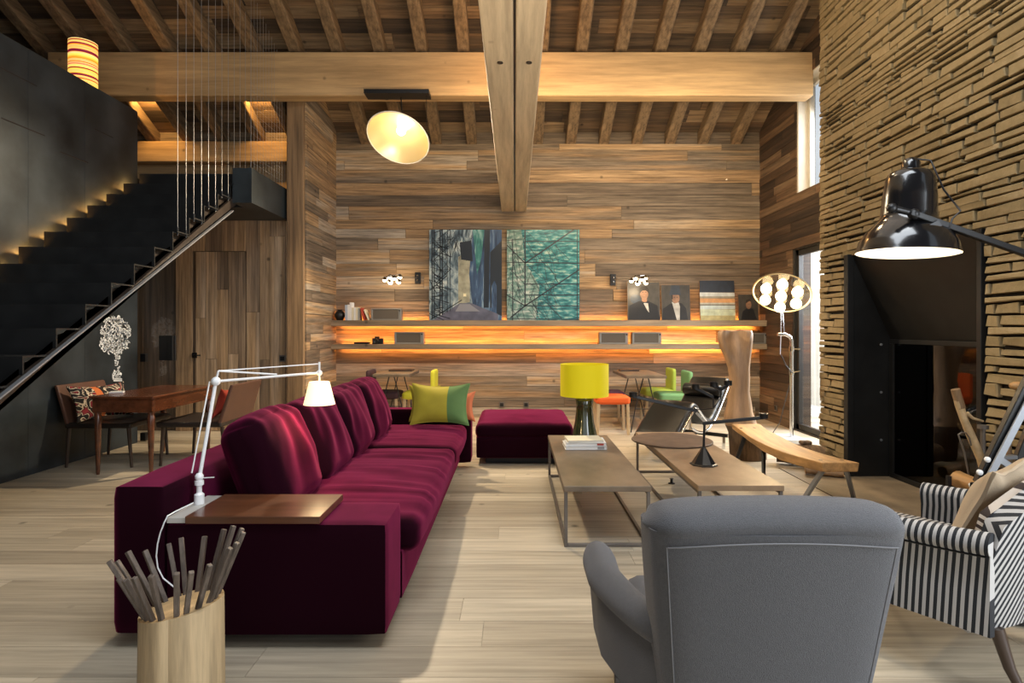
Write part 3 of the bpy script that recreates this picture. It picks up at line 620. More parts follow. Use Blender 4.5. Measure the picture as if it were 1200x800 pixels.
# ------------------------------------------------------------------ pictures
def artmat(name, stops, sc, detail=6, dist=1.0):
    m, t, b, N, L = nt(name); tc = N.new('ShaderNodeTexCoord'); mp = N.new('ShaderNodeMapping'); mp.inputs['Scale'].default_value = sc
    L.new(tc.outputs['Object'], mp.inputs['Vector']); n = N.new('ShaderNodeTexNoise'); n.inputs['Scale'].default_value = 1; n.inputs['Detail'].default_value = detail; n.inputs['Distortion'].default_value = dist
    L.new(mp.outputs[0], n.inputs['Vector']); r = ramp(N, stops); L.new(n.outputs['Fac'], r.inputs[0]); L.new(r.outputs[0], b.inputs['Base Color']); b.inputs['Roughness'].default_value = .25
    return m
M['art_a'] = artmat('hazy_print', [(.3, (.03, .05, .07)), (.45, (.14, .20, .24)), (.58, (.36, .44, .46)), (.7, (.6, .65, .62))], (9, 4, 5), 9)
M['art_b'] = artmat('teal_print', [(.28, (.005, .04, .045)), (.42, (.02, .14, .15)), (.53, (.06, .27, .27)), (.62, (.26, .44, .38)), (.74, (.52, .62, .52))], (7, 2.5, 24), 12, .2)
M['art_c'] = artmat('pale_teal_print', [(.3, (.05, .14, .12)), (.5, (.20, .32, .27)), (.7, (.56, .60, .54))], (8, 3, 20), 12, .3)
M['art_ink'] = mat('print_ink', (.006, .010, .016), .3); M['art_blue'] = artmat('print_columns', [(.3, (.01, .015, .035)), (.55, (.05, .10, .20)), (.7, (.28, .40, .50))], (14, 14, 2.2))
M['art_night'] = mat('print_shadow', (.012, .012, .022), .3, var=.5); M['art_floor'] = mat('print_floor', (.12, .12, .17), .3, var=.3, vscale=8); M['art_floor2'] = mat('print_floor_pale', (.28, .28, .31), .3); M['art_lamp'] = mat('print_lamp', (.95, .86, .55), .3)
M['art_green'] = artmat('print_green', [(.3, (.01, .05, .06)), (.55, (.05, .22, .20)), (.7, (.25, .45, .42))], (12, 12, 4)); M['art_haze'] = mat('print_haze', (.34, .33, .24), .3, var=.4, vscale=9)
def picture(name, label, px0, px1, py0, py1, y, cat='picture', group=None, tilt=0, z=None):
    a, b = P(px0, py1, y), P(px1, py0, y); zz = TOPU+.001
    W, H = b.x-a.x, b.z-zz
    return thing(name, label, cat, (a.x, y, zz), 0, group, rot=(tilt, 0, 0)), W, H
def uv(W, H): return lambda u, v: (u*W, H-v*H)       # u across, v down
t, W, H = picture('photo_print', 'large photo print of a blue scaffolded hall on the back wall', 503, 588, 269, 374, 9.33)
U = uv(W, H); MB().box(0, W, 0, .045, 0, H).build('panel', 'art_ink', t, local=True)
mb = MB(); mb.m = 0; mb.flat([U(0, 0), U(1, 0), U(1, 1), U(0, 1)], -.001)
mb.m = 5; mb.flat([U(.40, .30), U(.56, .22), U(.56, .80), U(.40, .82)], -.0014)
mb.m = 1; mb.flat([U(.60, 0), U(1, 0), U(1, 1), U(.95, 1), U(.60, .85), U(.55, .5)], -.0015)
mb.m = 6; mb.flat([U(.60, 0), U(.76, 0), U(.72, .30), U(.66, .50)], -.0018)
mb.m = 2; mb.flat([U(.76, 0), U(.84, 0), U(.82, .86), U(.75, .86)], -.002); mb.flat([U(.84, .25), U(1, .12), U(1, .95), U(.93, .93), U(.93, .62), U(.90, .56), U(.86, .62), U(.86, .86), U(.84, .86)], -.002)
mb.flat([U(.42, .14), U(.58, .12), U(.60, .35), U(.44, .33)], -.0021)
mb.m = 3; mb.flat([U(.05, 1), U(.42, .81), U(.58, .81), U(.95, .93), U(.95, 1)], -.0022); mb.m = 7; mb.flat([U(.42, .82), U(.56, .82), U(.70, .9), U(.36, .9)], -.0023)
mb.m = 4; mb.flat([(U(.49, .72)[0]+.022*math.cos(i*PI/4)*(1+.6*(i % 2)), U(.49, .72)[1]+.022*math.sin(i*PI/4)*(1+.6*(i % 2))) for i in range(8)], -.0025)
mb.m = 2; rr = random.Random(5)
for u in (.04, .07, .15, .18, .25, .29): mb.line(U(u, 0), U(u, 1-u*.35), .016 if u < .2 else .009, -.003)
for i in range(44):
    v = rr.uniform(0, .95); u = rr.uniform(0, .12); mb.line(U(u, v), U(u+rr.uniform(.1, .24), max(0, min(1, v+rr.choice((-.16, .16, .05, -.02))))), rr.uniform(.007, .014), -.003)
for i in range(40):
    u = rr.uniform(.15, .6); mb.line(U(u, rr.uniform(0, .1)), U(u+rr.uniform(-.14, .14), rr.uniform(.1, .35)), .005, -.003)
for i in range(8): mb.line(U(.02+.05*i, .99-.025*i), U(.1+.05*i, .95-.025*i), .014, -.003)
mb.build('print', ['art_a', 'art_blue', 'art_ink', 'art_floor', 'art_lamp', 'art_haze', 'art_green', 'art_floor2'], t, local=True, fix=False)
t, W, H = picture('photo_print', 'large photo print of dark scaffold poles over turquoise on the back wall', 594, 679, 269, 373, 9.33)
U = uv(W, H); MB().box(0, W, 0, .045, 0, H).build('panel', 'art_ink', t, local=True)
mb = MB(); mb.flat([U(0, 0), U(1, 0), U(1, 1), U(0, 1)], -.001); mb.m = 2; mb.flat([U(0, .28), U(.24, .34), U(.45, .62), U(.40, 1), U(0, 1)], -.0013); mb.flat([U(0, 0), U(.2, 0), U(.24, .3), U(.1, .5), U(0, .4)], -.0012)
mb.m = 1
for a, b, wd in (((.25, 0), (.25, .85), .016), ((.25, .36), (1, .37), .014), ((.25, .37), (.92, 0), .017), ((.25, .13), (1, .13), .011), ((.25, .84), (1, .44), .016), ((.05, .97), (.28, .82), .016), ((.25, .60), (1, .60), .012), ((.25, .72), (1, .72), .012), ((0, .17), (.25, .37), .012), ((0, .72), (.25, .84), .012), ((.25, .84), (1, .84), .012), ((.08, .1), (.08, 1), .012), ((0, .36), (.25, .36), .010), ((0, .12), (.25, .1), .007), ((.0, .98), (1, .99), .010), ((.97, 0), (.97, 1), .010)):
    mb.line(U(*a), U(*b), wd*1.25, -.002)
for i in range(110):
    u, v = rr.uniform(0, .7), rr.uniform(0, .9); s = rr.choice(((.12, .18), (.15, -.02), (.05, .25), (-.08, .2), (.2, .16))); mb.line(U(u, v), U(max(0, min(1, u+s[0])), max(0, min(1, v+s[1]))), rr.uniform(.004, .008), -.0018)
mb.build('print', ['art_b', 'art_ink', 'art_c'], t, local=True, fix=False)
for nme, c, r in (('p_bg', (.045, .04, .034), .4), ('p_suit', (.008, .008, .010), .4), ('p_skin', (.25, .135, .08), .6), ('p_skin2', (.22, .11, .06), .5), ('p_shirt', (.42, .40, .36), .6), ('p_hair', (.02, .013, .009), .5), ('p_hat', (.03, .04, .055), .4), ('p_grey', (.07, .08, .09), .4)):
    M[nme] = mat(nme.replace('p_', 'paint_'), c, r, var=.35, vscale=9)
def oval(cx, cz, a, b, n=18, top=1.0): return [(cx+a*math.cos(2*PI*i/n), cz+b*math.sin(2*PI*i/n)*(top if math.sin(2*PI*i/n) > 0 else 1)) for i in range(n)]
def portrait(label, px0, px1, py0, py1, kind, frame='p_hair'):
    t, W, H = picture('portrait_painting', label, px0, px1, py0, py1, 9.21, 'painting', 'paintings leaning on the upper shelf', tilt=-.10)
    U = uv(W, H); MB().box(0, W, 0, .022, 0, H).build('canvas', 'post', t, local=True)
    mb = MB(); mb.flat([U(.01, .01), U(.99, .01), U(.99, .99), U(.01, .99)], -.001)
    f = lambda u, v, a, b: oval(U(u, v)[0], U(u, v)[1], a*W, b*H)
    if kind == 0:
        mb.m = 6; mb.flat(f(.25, .45, .16, .12), -.0012)
        mb.m = 1; mb.flat([U(.02, .99), U(.06, .62), U(.36, .50), U(.64, .50), U(.92, .62), U(.98, .99)], -.0015)
        mb.m = 3; mb.flat([U(.44, .40), U(.60, .40), U(.60, .54), U(.46, .54)], -.0017); mb.m = 2; mb.flat(f(.52, .31, .125, .15), -.002)
        mb.m = 5; mb.flat([U(.385, .32), U(.37, .2), U(.44, .115), U(.59, .115), U(.67, .2), U(.655, .33), U(.625, .26), U(.56, .225), U(.47, .23), U(.42, .27)], -.0024)
        mb.flat([U(.455, .265), U(.50, .26), U(.50, .275), U(.455, .28)], -.0024); mb.flat([U(.545, .26), U(.59, .265), U(.59, .28), U(.545, .275)], -.0024); mb.m = 3; mb.flat([U(.515, .27), U(.54, .34), U(.505, .345)], -.0024); mb.flat([U(.475, .385), U(.565, .385), U(.55, .40), U(.49, .40)], -.0024)
        mb.m = 4; mb.flat([U(.49, .55), U(.63, .54), U(.66, .80), U(.60, .74)], -.002); mb.m = 1; mb.flat([U(.42, .50), U(.54, .535), U(.66, .49), U(.66, .56), U(.54, .55), U(.43, .57)], -.0026)
    elif kind == 1:
        mb.m = 1; mb.flat([U(.02, .99), U(.05, .68), U(.30, .54), U(.70, .52), U(.85, .66), U(.90, .99)], -.0015)
        mb.m = 2; mb.flat(f(.50, .38, .135, .15), -.002)
        mb.m = 6; mb.flat([U(.28, .29), U(.36, .02), U(.64, .02), U(.68, .29)], -.0024)
        mb.m = 5; mb.flat([U(.36, .29), U(.40, .29), U(.40, .40), U(.36, .42)], -.0023); mb.flat([U(.43, .345), U(.48, .345), U(.48, .36), U(.43, .36)], -.0024); mb.flat([U(.53, .345), U(.58, .345), U(.58, .36), U(.53, .36)], -.0024); mb.m = 3; mb.flat([U(.50, .35), U(.52, .415), U(.485, .42)], -.0024); mb.flat([U(.46, .46), U(.55, .46), U(.54, .47), U(.47, .47)], -.0024)
        mb.m = 4; mb.flat([U(.36, .48), U(.46, .53), U(.60, .50), U(.64, .62), U(.62, .99), U(.52, .99)], -.0022)
    else:
        mb.m = 1; mb.flat([U(.1, .99), U(.2, .66), U(.45, .52), U(.75, .56), U(.92, .99)], -.0015)
        mb.m = 3; mb.flat(f(.52, .40, .14, .17), -.002); mb.m = 2; mb.flat(f(.55, .40, .09, .13), -.0022); mb.m = 5; mb.flat([U(.36, .36), U(.40, .22), U(.56, .18), U(.66, .26), U(.56, .26), U(.44, .32)], -.0024); mb.flat([U(.50, .38), U(.54, .38), U(.54, .395), U(.50, .395)], -.0024); mb.flat([U(.58, .38), U(.61, .38), U(.61, .395), U(.58, .395)], -.0024)
    mb.build('paint', ['p_bg', 'p_suit', 'p_skin', 'p_skin2', 'p_shirt', 'p_hair', 'p_hat', 'p_grey'], t, local=True, fix=False)
portrait('unframed portrait painting of a dark haired man in a black bow tie', 735.5, 774, 329.5, 373.5, 0)
portrait('unframed portrait painting of a person in a tall dark hat and white shirt', 775.5, 809.5, 333, 373.5, 1)
portrait('small very dark portrait painting beneath the glowing floor lamp', 866, 889, 344.5, 373.5, 2)
t, W, H = picture('landscape_painting', 'painting of bands of navy, white, orange and pale green leaning on the upper shelf', 821, 862, 328, 373.5, 9.21, 'painting', 'paintings leaning on the upper shelf', tilt=-.10)
U = uv(W, H); MB().box(0, W, 0, .022, 0, H).build('canvas', 'post', t, local=True); mb = MB()
bands = [((.012, .018, .032), 0, .30), ((.55, .57, .55), .30, .40), ((.28, .25, .18), .40, .45), ((.55, .27, .10), .45, .56), ((.42, .40, .33), .56, .60), ((.12, .11, .09), .60, .63), ((.46, .52, .50), .63, .72), ((.50, .54, .38), .72, .88), ((.42, .36, .16), .88, 1)]
for i, (c, v0, v1) in enumerate(bands): M['band%d' % i] = mat('paint_band', c, .5, var=.25, vscale=12); mb.m = i; mb.flat([U(0, v0), U(1, v0+.01*(i % 2)), U(1, v1), U(0, v1)], -.001-.0001*i)
mb.build('paint', ['band%d' % i for i in range(9)], t, local=True, fix=False)
# wall lamps: a cluster of small bulbs on a long thin arm
def walllamp(label, bx, by, hx, hy, y=9.0):
    b = P(bx, by, 9.385); h = P(hx, hy, y)
    t = thing('wall_lamp', label, 'lamp', b, 0, 'wall lamps above the shelf')
    MB().box(b.x-.045, b.x+.045, b.y-.05, b.y, b.z-.09, b.z+.09).build('mount_plate', 'black', t, bevel=.006)
    MB().tube([b+Vector((0, -.06, 0)), b+Vector((.0, -.10, 0)), h+Vector((0, 0, .01))], .006, 6).sphere(b+Vector((0, -.065, .035)), .018, 8).sphere(b+Vector((0, -.065, -.035)), .018, 8).build('arm', 'chrome', t)
    for i, (dx, dz, dy) in enumerate(((-.13, -.01, 0), (-.06, .035, .05), (.02, .01, -.04), (.09, .035, .04), (-.04, -.055, -.03), (.085, -.045, -.02))):
        c = h+Vector((dx, dy, dz))
        rf = MB().lathe([(.012, .035), (.03, .02), (.048, -.012), (.046, -.014), (.028, .016), (.01, .03)], c, n=14).tube([c+Vector((0, 0, .03)), h+Vector((0, 0, .05))], .004, 5); rf = rf.build('reflector', 'chrome', t, smooth=50)
        MB().sphere(c+Vector((0, 0, -.012)), .034, 10).build('bulb', 'bulb2', rf, smooth=60)
    point('wall_lamp_light', h+Vector((0, -.02, -.12)), 9, (1, .78, .5), .06)
walllamp('cluster wall lamp beside the blue hall print, above the shelf books', 490, 326, 461, 326)
walllamp('cluster wall lamp above the portrait of the bow tied man', 718, 328, 750, 327)
# ------------------------------------------------------------------ pendant under the crossbeam
c = Vector((-1.457, 7.5, 3.80)); ax = Vector((-.161, -.546, -.821)).normalized()
t = thing('pendant_lamp', 'large glowing bowl reflector lamp hanging under the crossbeam', 'lamp', (c.x, 7.62, 4.42))
rot = ax.to_track_quat('Z', 'Y').to_matrix()
MB().box(-1.9, -1.08, 7.52, 7.74, 4.365, 4.418).build('ceiling_plate', 'black', t, bevel=.004)
pr = [(.05, -.20), (.16, -.17), (.27, -.11), (.35, -.04), (.39, .02), (.385, .025), (.345, -.03), (.265, -.10), (.155, -.16), (.03, -.19)]
MB().lathe(pr, c, rot, n=40).build('reflector', 'reflect', t, smooth=60)
MB().lathe([(.395, .01), (.402, .02), (.395, .03), (.385, .02), (.395, .01)], c, rot, n=40).build('rim', 'whitein', t, smooth=60)
MB().sphere(c-ax*.13, .06, 14).build('bulb', 'bulb', t, smooth=60)
MB().tube([c-ax*.18, c-ax*.26], .03, 10).tube([c-ax*.22, (c.x, 7.66, 4.37)], .008, 6).build('stem', 'black', t)
MB().tube([c+rot @ Vector((.385, 0, 0)), (-1.12, 7.6, 4.37)], .0035, 5).build('cord', 'black', t)
spot('pendant_light', c+ax*.04, (.06, -.6, -.8), 680, (1, .80, .54), 2.7)
point('pendant_bulb_light', c-ax*.05, 20, (1, .74, .42), .05)
# ------------------------------------------------------------------ sofa
def ridg(s, f1, f2, amp, seed):
    def w(q, p):
        v = noise.noise(Vector((q.x*f1[0]+seed, q.y*f1[1], q.z*f1[2])))*.6+noise.noise(Vector((q.x*f2[0], q.y*f2[1]+seed, q.z*f2[2])))*.4
        k = amp*v
        return Vector((k if abs(p.x) > .9 else 0, 0, k if abs(p.z) > .6 else 0)) if s == 'xz' else Vector((0, 0, k*(.3+.7*(p.z > 0))))
    return w
so = thing('sofa', 'long plum velvet sofa with loose back cushions facing the coffee tables', 'sofa', (-1.15, 4.3, 0))
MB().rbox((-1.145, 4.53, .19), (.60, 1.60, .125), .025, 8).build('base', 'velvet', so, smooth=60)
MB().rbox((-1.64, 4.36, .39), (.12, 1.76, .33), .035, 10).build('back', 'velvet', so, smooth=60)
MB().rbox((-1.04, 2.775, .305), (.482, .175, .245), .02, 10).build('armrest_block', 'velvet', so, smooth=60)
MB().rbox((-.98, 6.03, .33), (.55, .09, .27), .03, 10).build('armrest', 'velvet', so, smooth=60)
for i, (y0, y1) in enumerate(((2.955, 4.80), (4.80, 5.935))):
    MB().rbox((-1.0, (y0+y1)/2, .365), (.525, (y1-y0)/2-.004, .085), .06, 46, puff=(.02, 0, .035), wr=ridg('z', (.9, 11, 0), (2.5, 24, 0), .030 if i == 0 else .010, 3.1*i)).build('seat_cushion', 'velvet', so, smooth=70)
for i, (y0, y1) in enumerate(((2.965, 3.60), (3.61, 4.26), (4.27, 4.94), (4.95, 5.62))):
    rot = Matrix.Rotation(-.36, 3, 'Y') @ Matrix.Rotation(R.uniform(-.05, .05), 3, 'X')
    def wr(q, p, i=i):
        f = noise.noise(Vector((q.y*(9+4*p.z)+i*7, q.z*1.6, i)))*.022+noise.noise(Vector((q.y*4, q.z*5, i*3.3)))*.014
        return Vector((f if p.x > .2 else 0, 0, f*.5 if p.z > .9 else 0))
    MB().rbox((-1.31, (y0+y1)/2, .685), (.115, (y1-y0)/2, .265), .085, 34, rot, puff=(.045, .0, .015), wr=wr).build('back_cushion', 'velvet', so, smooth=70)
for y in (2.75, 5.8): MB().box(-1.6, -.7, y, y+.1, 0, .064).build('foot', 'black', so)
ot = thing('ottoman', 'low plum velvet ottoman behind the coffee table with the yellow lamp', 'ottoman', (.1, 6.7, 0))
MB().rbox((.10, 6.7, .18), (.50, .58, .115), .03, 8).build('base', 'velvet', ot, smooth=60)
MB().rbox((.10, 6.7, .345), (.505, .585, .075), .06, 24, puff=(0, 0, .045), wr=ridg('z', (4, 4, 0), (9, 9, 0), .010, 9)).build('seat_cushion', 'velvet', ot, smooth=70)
for y in (6.25, 7.05): MB().box(-.3, .5, y, y+.1, 0, .064).build('foot', 'black', ot)
# pillows on the sofa
def pillow(name, label, c, W, H, T, mats, split=None, rz=0, rx=.25, ry=0, group=None):
    t = thing(name, label, 'pillow', c, 0, group, rot=(-rx, ry, rz)); mb = MB()
    def wr(q, p):
        pin = (abs(p.x)*abs(p.z))**3
        return Vector((p.x*.02*pin, -q.y*.75*max(abs(p.x), abs(p.z))**5, p.z*.02*pin))+Vector((-p.x*.018*(1-p.z*p.z), noise.noise(q*9)*.006, -p.z*.018*(1-p.x*p.x)))
    mb.rbox((0, 0, H/2), (W/2, T/2*.55, H/2), .02, 22, puff=(0, T*.24, 0), wr=wr)
    if split is not None:
        for i, f in enumerate(mb.f):
            if sum(mb.v[k].x for k in f)/len(f) > split: mb.mi[i] = 1
    mb.build('cushion', mats, t, local=True, smooth=70); return t
pillow('pillow', 'square pillow, half mustard and half green velvet, on the far seat of the sofa', (-.705, 5.60, .508), .53, .37, .16, ['cushy', 'cushg'], split=.07, rz=-.05)
pillow('pillow', 'mustard pillow mostly hidden behind the mustard and green one', (-.88, 5.83, .505), .28, .33, .10, ['cushy'], rx=.08)
pillow('pillow', 'coral pillow peeking out behind the mustard and green one', (-.535, 5.83, .505), .28, .27, .10, ['cusho'], rx=.08)
# tray board and desk lamp on the sofa block
t = thing('tray_table', 'flat walnut board with a pale metal strip lying on the sofa block', 'tray', (-1.17, 2.77, .55))
MB().box(-1.43, -.845, 2.59, 2.945, .553, .585).build('board', 'walnut', t, bevel=.002, seg=1)
MB().box(-1.515, -1.432, 2.60, 2.945, .553, .578).build('metal_strip', 'striptop', t, bevel=.002, seg=1)
base = Vector((-1.478, 2.80, .579))
t = thing('desk_lamp', 'white jointed arm desk lamp with a small lit shade over the sofa', 'lamp', base)
MB().lathe([(0, 0), (.022, 0), (.022, .045), (.012, .055), (.012, .085), (.02, .09), (.02, .11), (0, .115)], base, n=18).build('base', 'white', t, smooth=40)
A = base+Vector((0, 0, .115)); B = Vector((-1.43, 2.86, 1.148)); Hd = Vector((-1.085, 3.32, 1.155))
MB().tube([A, B], .0085, 8).tube([A+Vector((-.035, 0, .03)), B+Vector((-.03, 0, -.0))], .0035, 6).build('lower_arm', 'white', t)
MB().sphere(B, .022, 12).tube([B, B+Vector((.012, 0, .05))], .005, 6).build('joint', 'white', t, smooth=50); MB().sphere(A+Vector((0, 0, .012)), .02, 10).bar(A+Vector((.0, 0, .006)), A+Vector((.07, 0, .01)), .004, .004).build('joint', 'white', t, smooth=50)
mid = B.lerp(Hd, .55)
MB().tube([B, Hd], .0065, 8).tube([B+Vector((.012, 0, .05)), mid+Vector((0, 0, .01))], .005, 6).tube([B+Vector((.012, 0, .05)), Hd+Vector((0, 0, .05))], .0035, 6).build('upper_arm', 'white', t)
MB().tube([Hd+Vector((0, 0, -.06)), Hd+Vector((0, 0, .06))], .006, 8).sphere(Hd, .017, 10).build('head_joint', 'white', t)
ls = MB().lathe([(.055, -.05), (.085, -.175), (.083, -.175), (.053, -.05), (.055, -.05)], Hd, n=32).build('lamp_shade', 'toloshade', t, smooth=40)
MB().sphere(Hd+Vector((0, 0, -.10)), .026, 10).build('bulb', 'bulb', ls, smooth=60)
point('desk_lamp_light', Hd+Vector((0, 0, -.20)), 7, (1, .72, .38), .05)
MB().tube([base+Vector((-.015, -.024, .012)), (-1.50, 2.64, .592), (-1.505, 2.59, .588), (-1.515, 2.582, .56), (-1.53, 2.58, .52), (-1.541, 2.578, .47), (-1.545, 2.576, .42), (-1.538, 2.575, .37), (-1.515, 2.575, .325), (-1.46, 2.575, .28)], .003, 6).build('cord', 'white', t)
# ------------------------------------------------------------------ log with a crown of sticks
lc = Vector((-1.225, 2.20, 0)); Rl = .142
def ltop(x, y): return .385+.026*x/Rl
t = thing('log_stool', 'peeled log with a crown of dark sticks standing before the sofa block', 'log', lc)
mb = MB(); rings = []; n = 40
wob = [1+.045*noise.noise(Vector((math.cos(2*PI*j/n)*1.6, math.sin(2*PI*j/n)*1.6, 4)))-(.06 if j == 31 else 0) for j in range(n)]
for i in range(9):
    f = i/8; ring = []
    for j in range(n):
        a = 2*PI*j/n; r = Rl*wob[j]*(1.03-.03*f); x, y = r*math.cos(a), r*math.sin(a)*.95; ring.append(lc+Vector((x, y, .002+f*(ltop(x, y)-.002))))
    rings.append(ring)
mb.loft(rings)
top = len(mb.f)-1; mb.mi[top] = 1
mb.build('trunk', ['log', 'logtop'], t, smooth=35)
for k in range(20):
    a = 2*PI*k/20+R.uniform(-.07, .07); x, y = .84*Rl*math.cos(a), .80*Rl*math.sin(a); z = ltop(x, y)
    L = R.uniform(.20, .245)*(1.0 if y > -.04 else .80); d = Vector((x*(1.75 if x < 0 else 1.15), y*.8, .33)).normalized(); b = lc+Vector((x, y, z))
    MB().bar(b-d*.03, b+d*L, .0175, .0175, up=(math.cos(a), math.sin(a), .1)).build('stick', 'stick', t, bevel=.002, seg=1)
# ------------------------------------------------------------------ coffee tables
def coffee(label, x0, x1, y0, y1, top, h=.392):
    t = thing('coffee_table', label, 'table', ((x0+x1)/2, (y0+y1)/2, 0)); g = .022
    MB().box(x0, x1, y0, y1, h-.036, h).build('tabletop', top, t, bevel=.003, seg=1)
    for x in (x0+.004, x1-g-.004):
        for y in (y0+.01, y1-g-.01): MB().box(x, x+g, y, y+g, .0005, h-.037).build('leg', 'iron', t, bevel=.002, seg=1)
    mb = MB()
    for x in (x0+.004, x1-g-.004): mb.box(x, x+g, y0+.033, y1-.033, .001, .022)
    for y in (y0+.01, y1-g-.01): mb.box(x0+.027, x1-.027, y, y+g, .001, .022)
    mb.build('floor_rail', 'iron', t, bevel=.002, seg=1)
    mb = MB()
    for x in (x0+.004, x1-g-.004): mb.box(x, x+g, y0+.033, y1-.033, h-.055, h-.0365)
    mb.build('top_rail', 'iron', t)
    return t
coffee('long dark metal framed coffee table carrying the yellow lamp and books', .315, .875, 3.82, 5.66, 'tabletop')
coffee('long pale topped coffee table carrying the rusted round tray', 1.18, 1.735, 3.84, 5.83, 'tabletop2')
tag(MB().lathe([(0, .393), (.35, .393), (.355, .397), (.355, .403), (.35, .407), (0, .407)], (1.41, 5.36, 0), n=64).build('round_tray', 'rust', smooth=30), 'round rusted steel disc lying on the end of the pale coffee table', 'tray')
# yellow lamp, books
L0 = Vector((.628, 5.37, .393))
t = thing('table_lamp', 'table lamp with a yellow drum shade and smoky green glass base', 'lamp', L0)
MB().lathe([(0, 0), (.105, 0), (.118, .015), (.112, .06), (.088, .16), (.076, .26), (.074, .32), (.082, .38), (.07, .392), (.03, .40), (0, .40)], L0, n=36).build('glass_base', 'smoke', t, smooth=60)
MB().lathe([(.216, .405), (.216, .69), (.212, .69), (.212, .405), (.216, .405)], L0, n=56).build('lamp_shade', 'yellow', t, smooth=40)
MB().tube([L0+Vector((0, 0, .40)), L0+Vector((0, 0, .56))], .012, 8).bar(L0+Vector((-.21, 0, .66)), L0+Vector((.21, 0, .66)), .004, .004).bar(L0+Vector((0, 0, .55)), L0+Vector((0, 0, .66)), .005, .005).build('fitting', 'chrome', t)
MB().sphere(L0+Vector((0, 0, .56)), .035, 10).build('bulb', 'whitein', t, smooth=60)
z = .393
for i, (wd, dp, hh, cm, dx, rz, lab) in enumerate(((.345, .26, .030, 'whitec', 0, .02, 'thick white book at the bottom of the stack by the yellow lamp'), (.335, .25, .026, 'whitec', .006, -.03, 'white book with a red spine mark in the middle of the stack'), (.30, .24, .016, 'creamc', -.005, .06, 'cream magazine on top of the book stack by the yellow lamp'))):
    t = thing('book', lab, 'book', (.593+dx, 5.10, z+.0005), rz, 'books stacked on the coffee table')
    MB().box(-wd/2, wd/2, -dp/2, dp/2, 0, .003).box(-wd/2, wd/2, -dp/2, dp/2, hh-.003, hh).box(wd/2-.003, wd/2, -dp/2, dp/2, .003, hh-.003).build('cover', cm, t, local=True)
    MB().box(-wd/2+.004, wd/2-.0035, -dp/2+.004, dp/2-.004, .0032, hh-.0032).build('pages', 'paper', t, local=True)
    if i < 2: MB().box(wd/2-.075, wd/2-.02, -dp/2-.001, -dp/2+.0035, .004, hh-.006).build('spine_mark', 'redc' if i == 1 else 'greyc', t, local=True)
    z += hh+.001
# jointed candelabrum
q = lambda px, py, y=4.43: P(px, py, y)
b = Vector((1.402, 4.43, .393))
t = thing('candelabrum', 'black jointed candle holder with swinging arms on the pale coffee table', 'candle holder', b)
mb = MB(); rings = []
for r, z in ((.10, .0), (.10, .006), (.085, .012), (.022, .115), (.013, .13)): rings.append([b+Vector((r*math.cos(PI/8+2*PI*j/8), r*math.sin(PI/8+2*PI*j/8), z)) for j in range(8)])
mb.loft(rings).build('foot', 'black', t)
MB().tube([b+Vector((0, 0, .12)), q(825.7, 494)], .009, 10).build('pole', 'black', t)
def armc(p, e, mid=None):
    p, e = Vector(p), Vector(e); ar = MB().bar(p, e, .02, .024).build('arm', 'black', t, bevel=.003, seg=1)
    MB().lathe([(0, -.018), (.03, -.018), (.03, .012), (.034, .018), (.028, .018), (.024, .004), (0, .004)], e+Vector((0, 0, .012)), n=18).build('candle_cup', 'black', ar, smooth=40)
armc(q(823, 496), q(895, 489, 4.36))
MB().bar(q(826, 494), q(814.5, 482, 4.46), .014, .016).build('link', 'chrome', t); MB().tube([q(814.5, 484, 4.46), q(815.5, 478, 4.46)], .009, 8).build('pivot', 'black', t)
armc(q(817, 481.5, 4.46), q(742, 464, 4.36))
MB().tube([q(816, 480, 4.47), q(836, 478, 4.52)], .004, 6).tube([q(836, 479, 4.52), q(836, 464, 4.52)], .006, 8).build('link', 'black', t)
armc(q(836, 465, 4.52), q(815, 454.5, 4.55))
MB().tube([q(844.5, 466, 4.52), q(844.5, 456, 4.52)], .006, 8).tube([q(836, 478, 4.52), q(844.5, 466, 4.52)], .005, 8).build('pivot', 'black', t)
armc(q(845, 456, 4.52), q(836.5, 452, 4.5)); armc(q(845, 456, 4.52), q(853, 450.5, 4.54))
# floor socket between tables
tag(MB().lathe([(0, 0), (.03, 0), (.03, .006), (.012, .008), (.012, .04), (.02, .045), (0, .05)], (P(787, 566, 5.4).x, 5.4, .0005), n=16).build('floor_socket', 'black', smooth=40), 'small black socket standing on the floor between the coffee tables', 'socket')
# ------------------------------------------------------------------ desk, bench and chair by the steel wall
t = thing('writing_desk', 'polished mahogany desk near the steel wall', 'desk', (-3.745, 6.28, 0))
MB().box(-4.05, -3.44, 5.68, 6.86, .735, .755).build('desktop', 'mahog', t, bevel=.004)
MB().box(-4.03, -3.46, 5.70, 5.72, .60, .734).box(-4.03, -3.46, 6.82, 6.84, .60, .734).box(-4.03, -4.01, 5.721, 6.819, .60, .734).box(-3.48, -3.46, 5.721, 6.819, .60, .734).build('apron', 'mahog', t)
for x in (-4.0, -3.49):
    for y in (5.735, 6.805): MB().lathe([(.014, .0005), (.018, .03), (.03, .45), (.034, .56), (.028, .575), (.034, .6), (.034, .7335)], (x, y, 0), n=14, cap=True).build('leg', 'mahog', t, smooth=40)
a = P(137, 463, 6.1); tag(MB().obox((-3.98, 5.98, .765), (.06, .045, .008), Matrix.Rotation(.4, 3, 'Z')).build('notepad', 'whitec', bevel=.003), 'small pale pad lying on the mahogany desk', 'notepad')
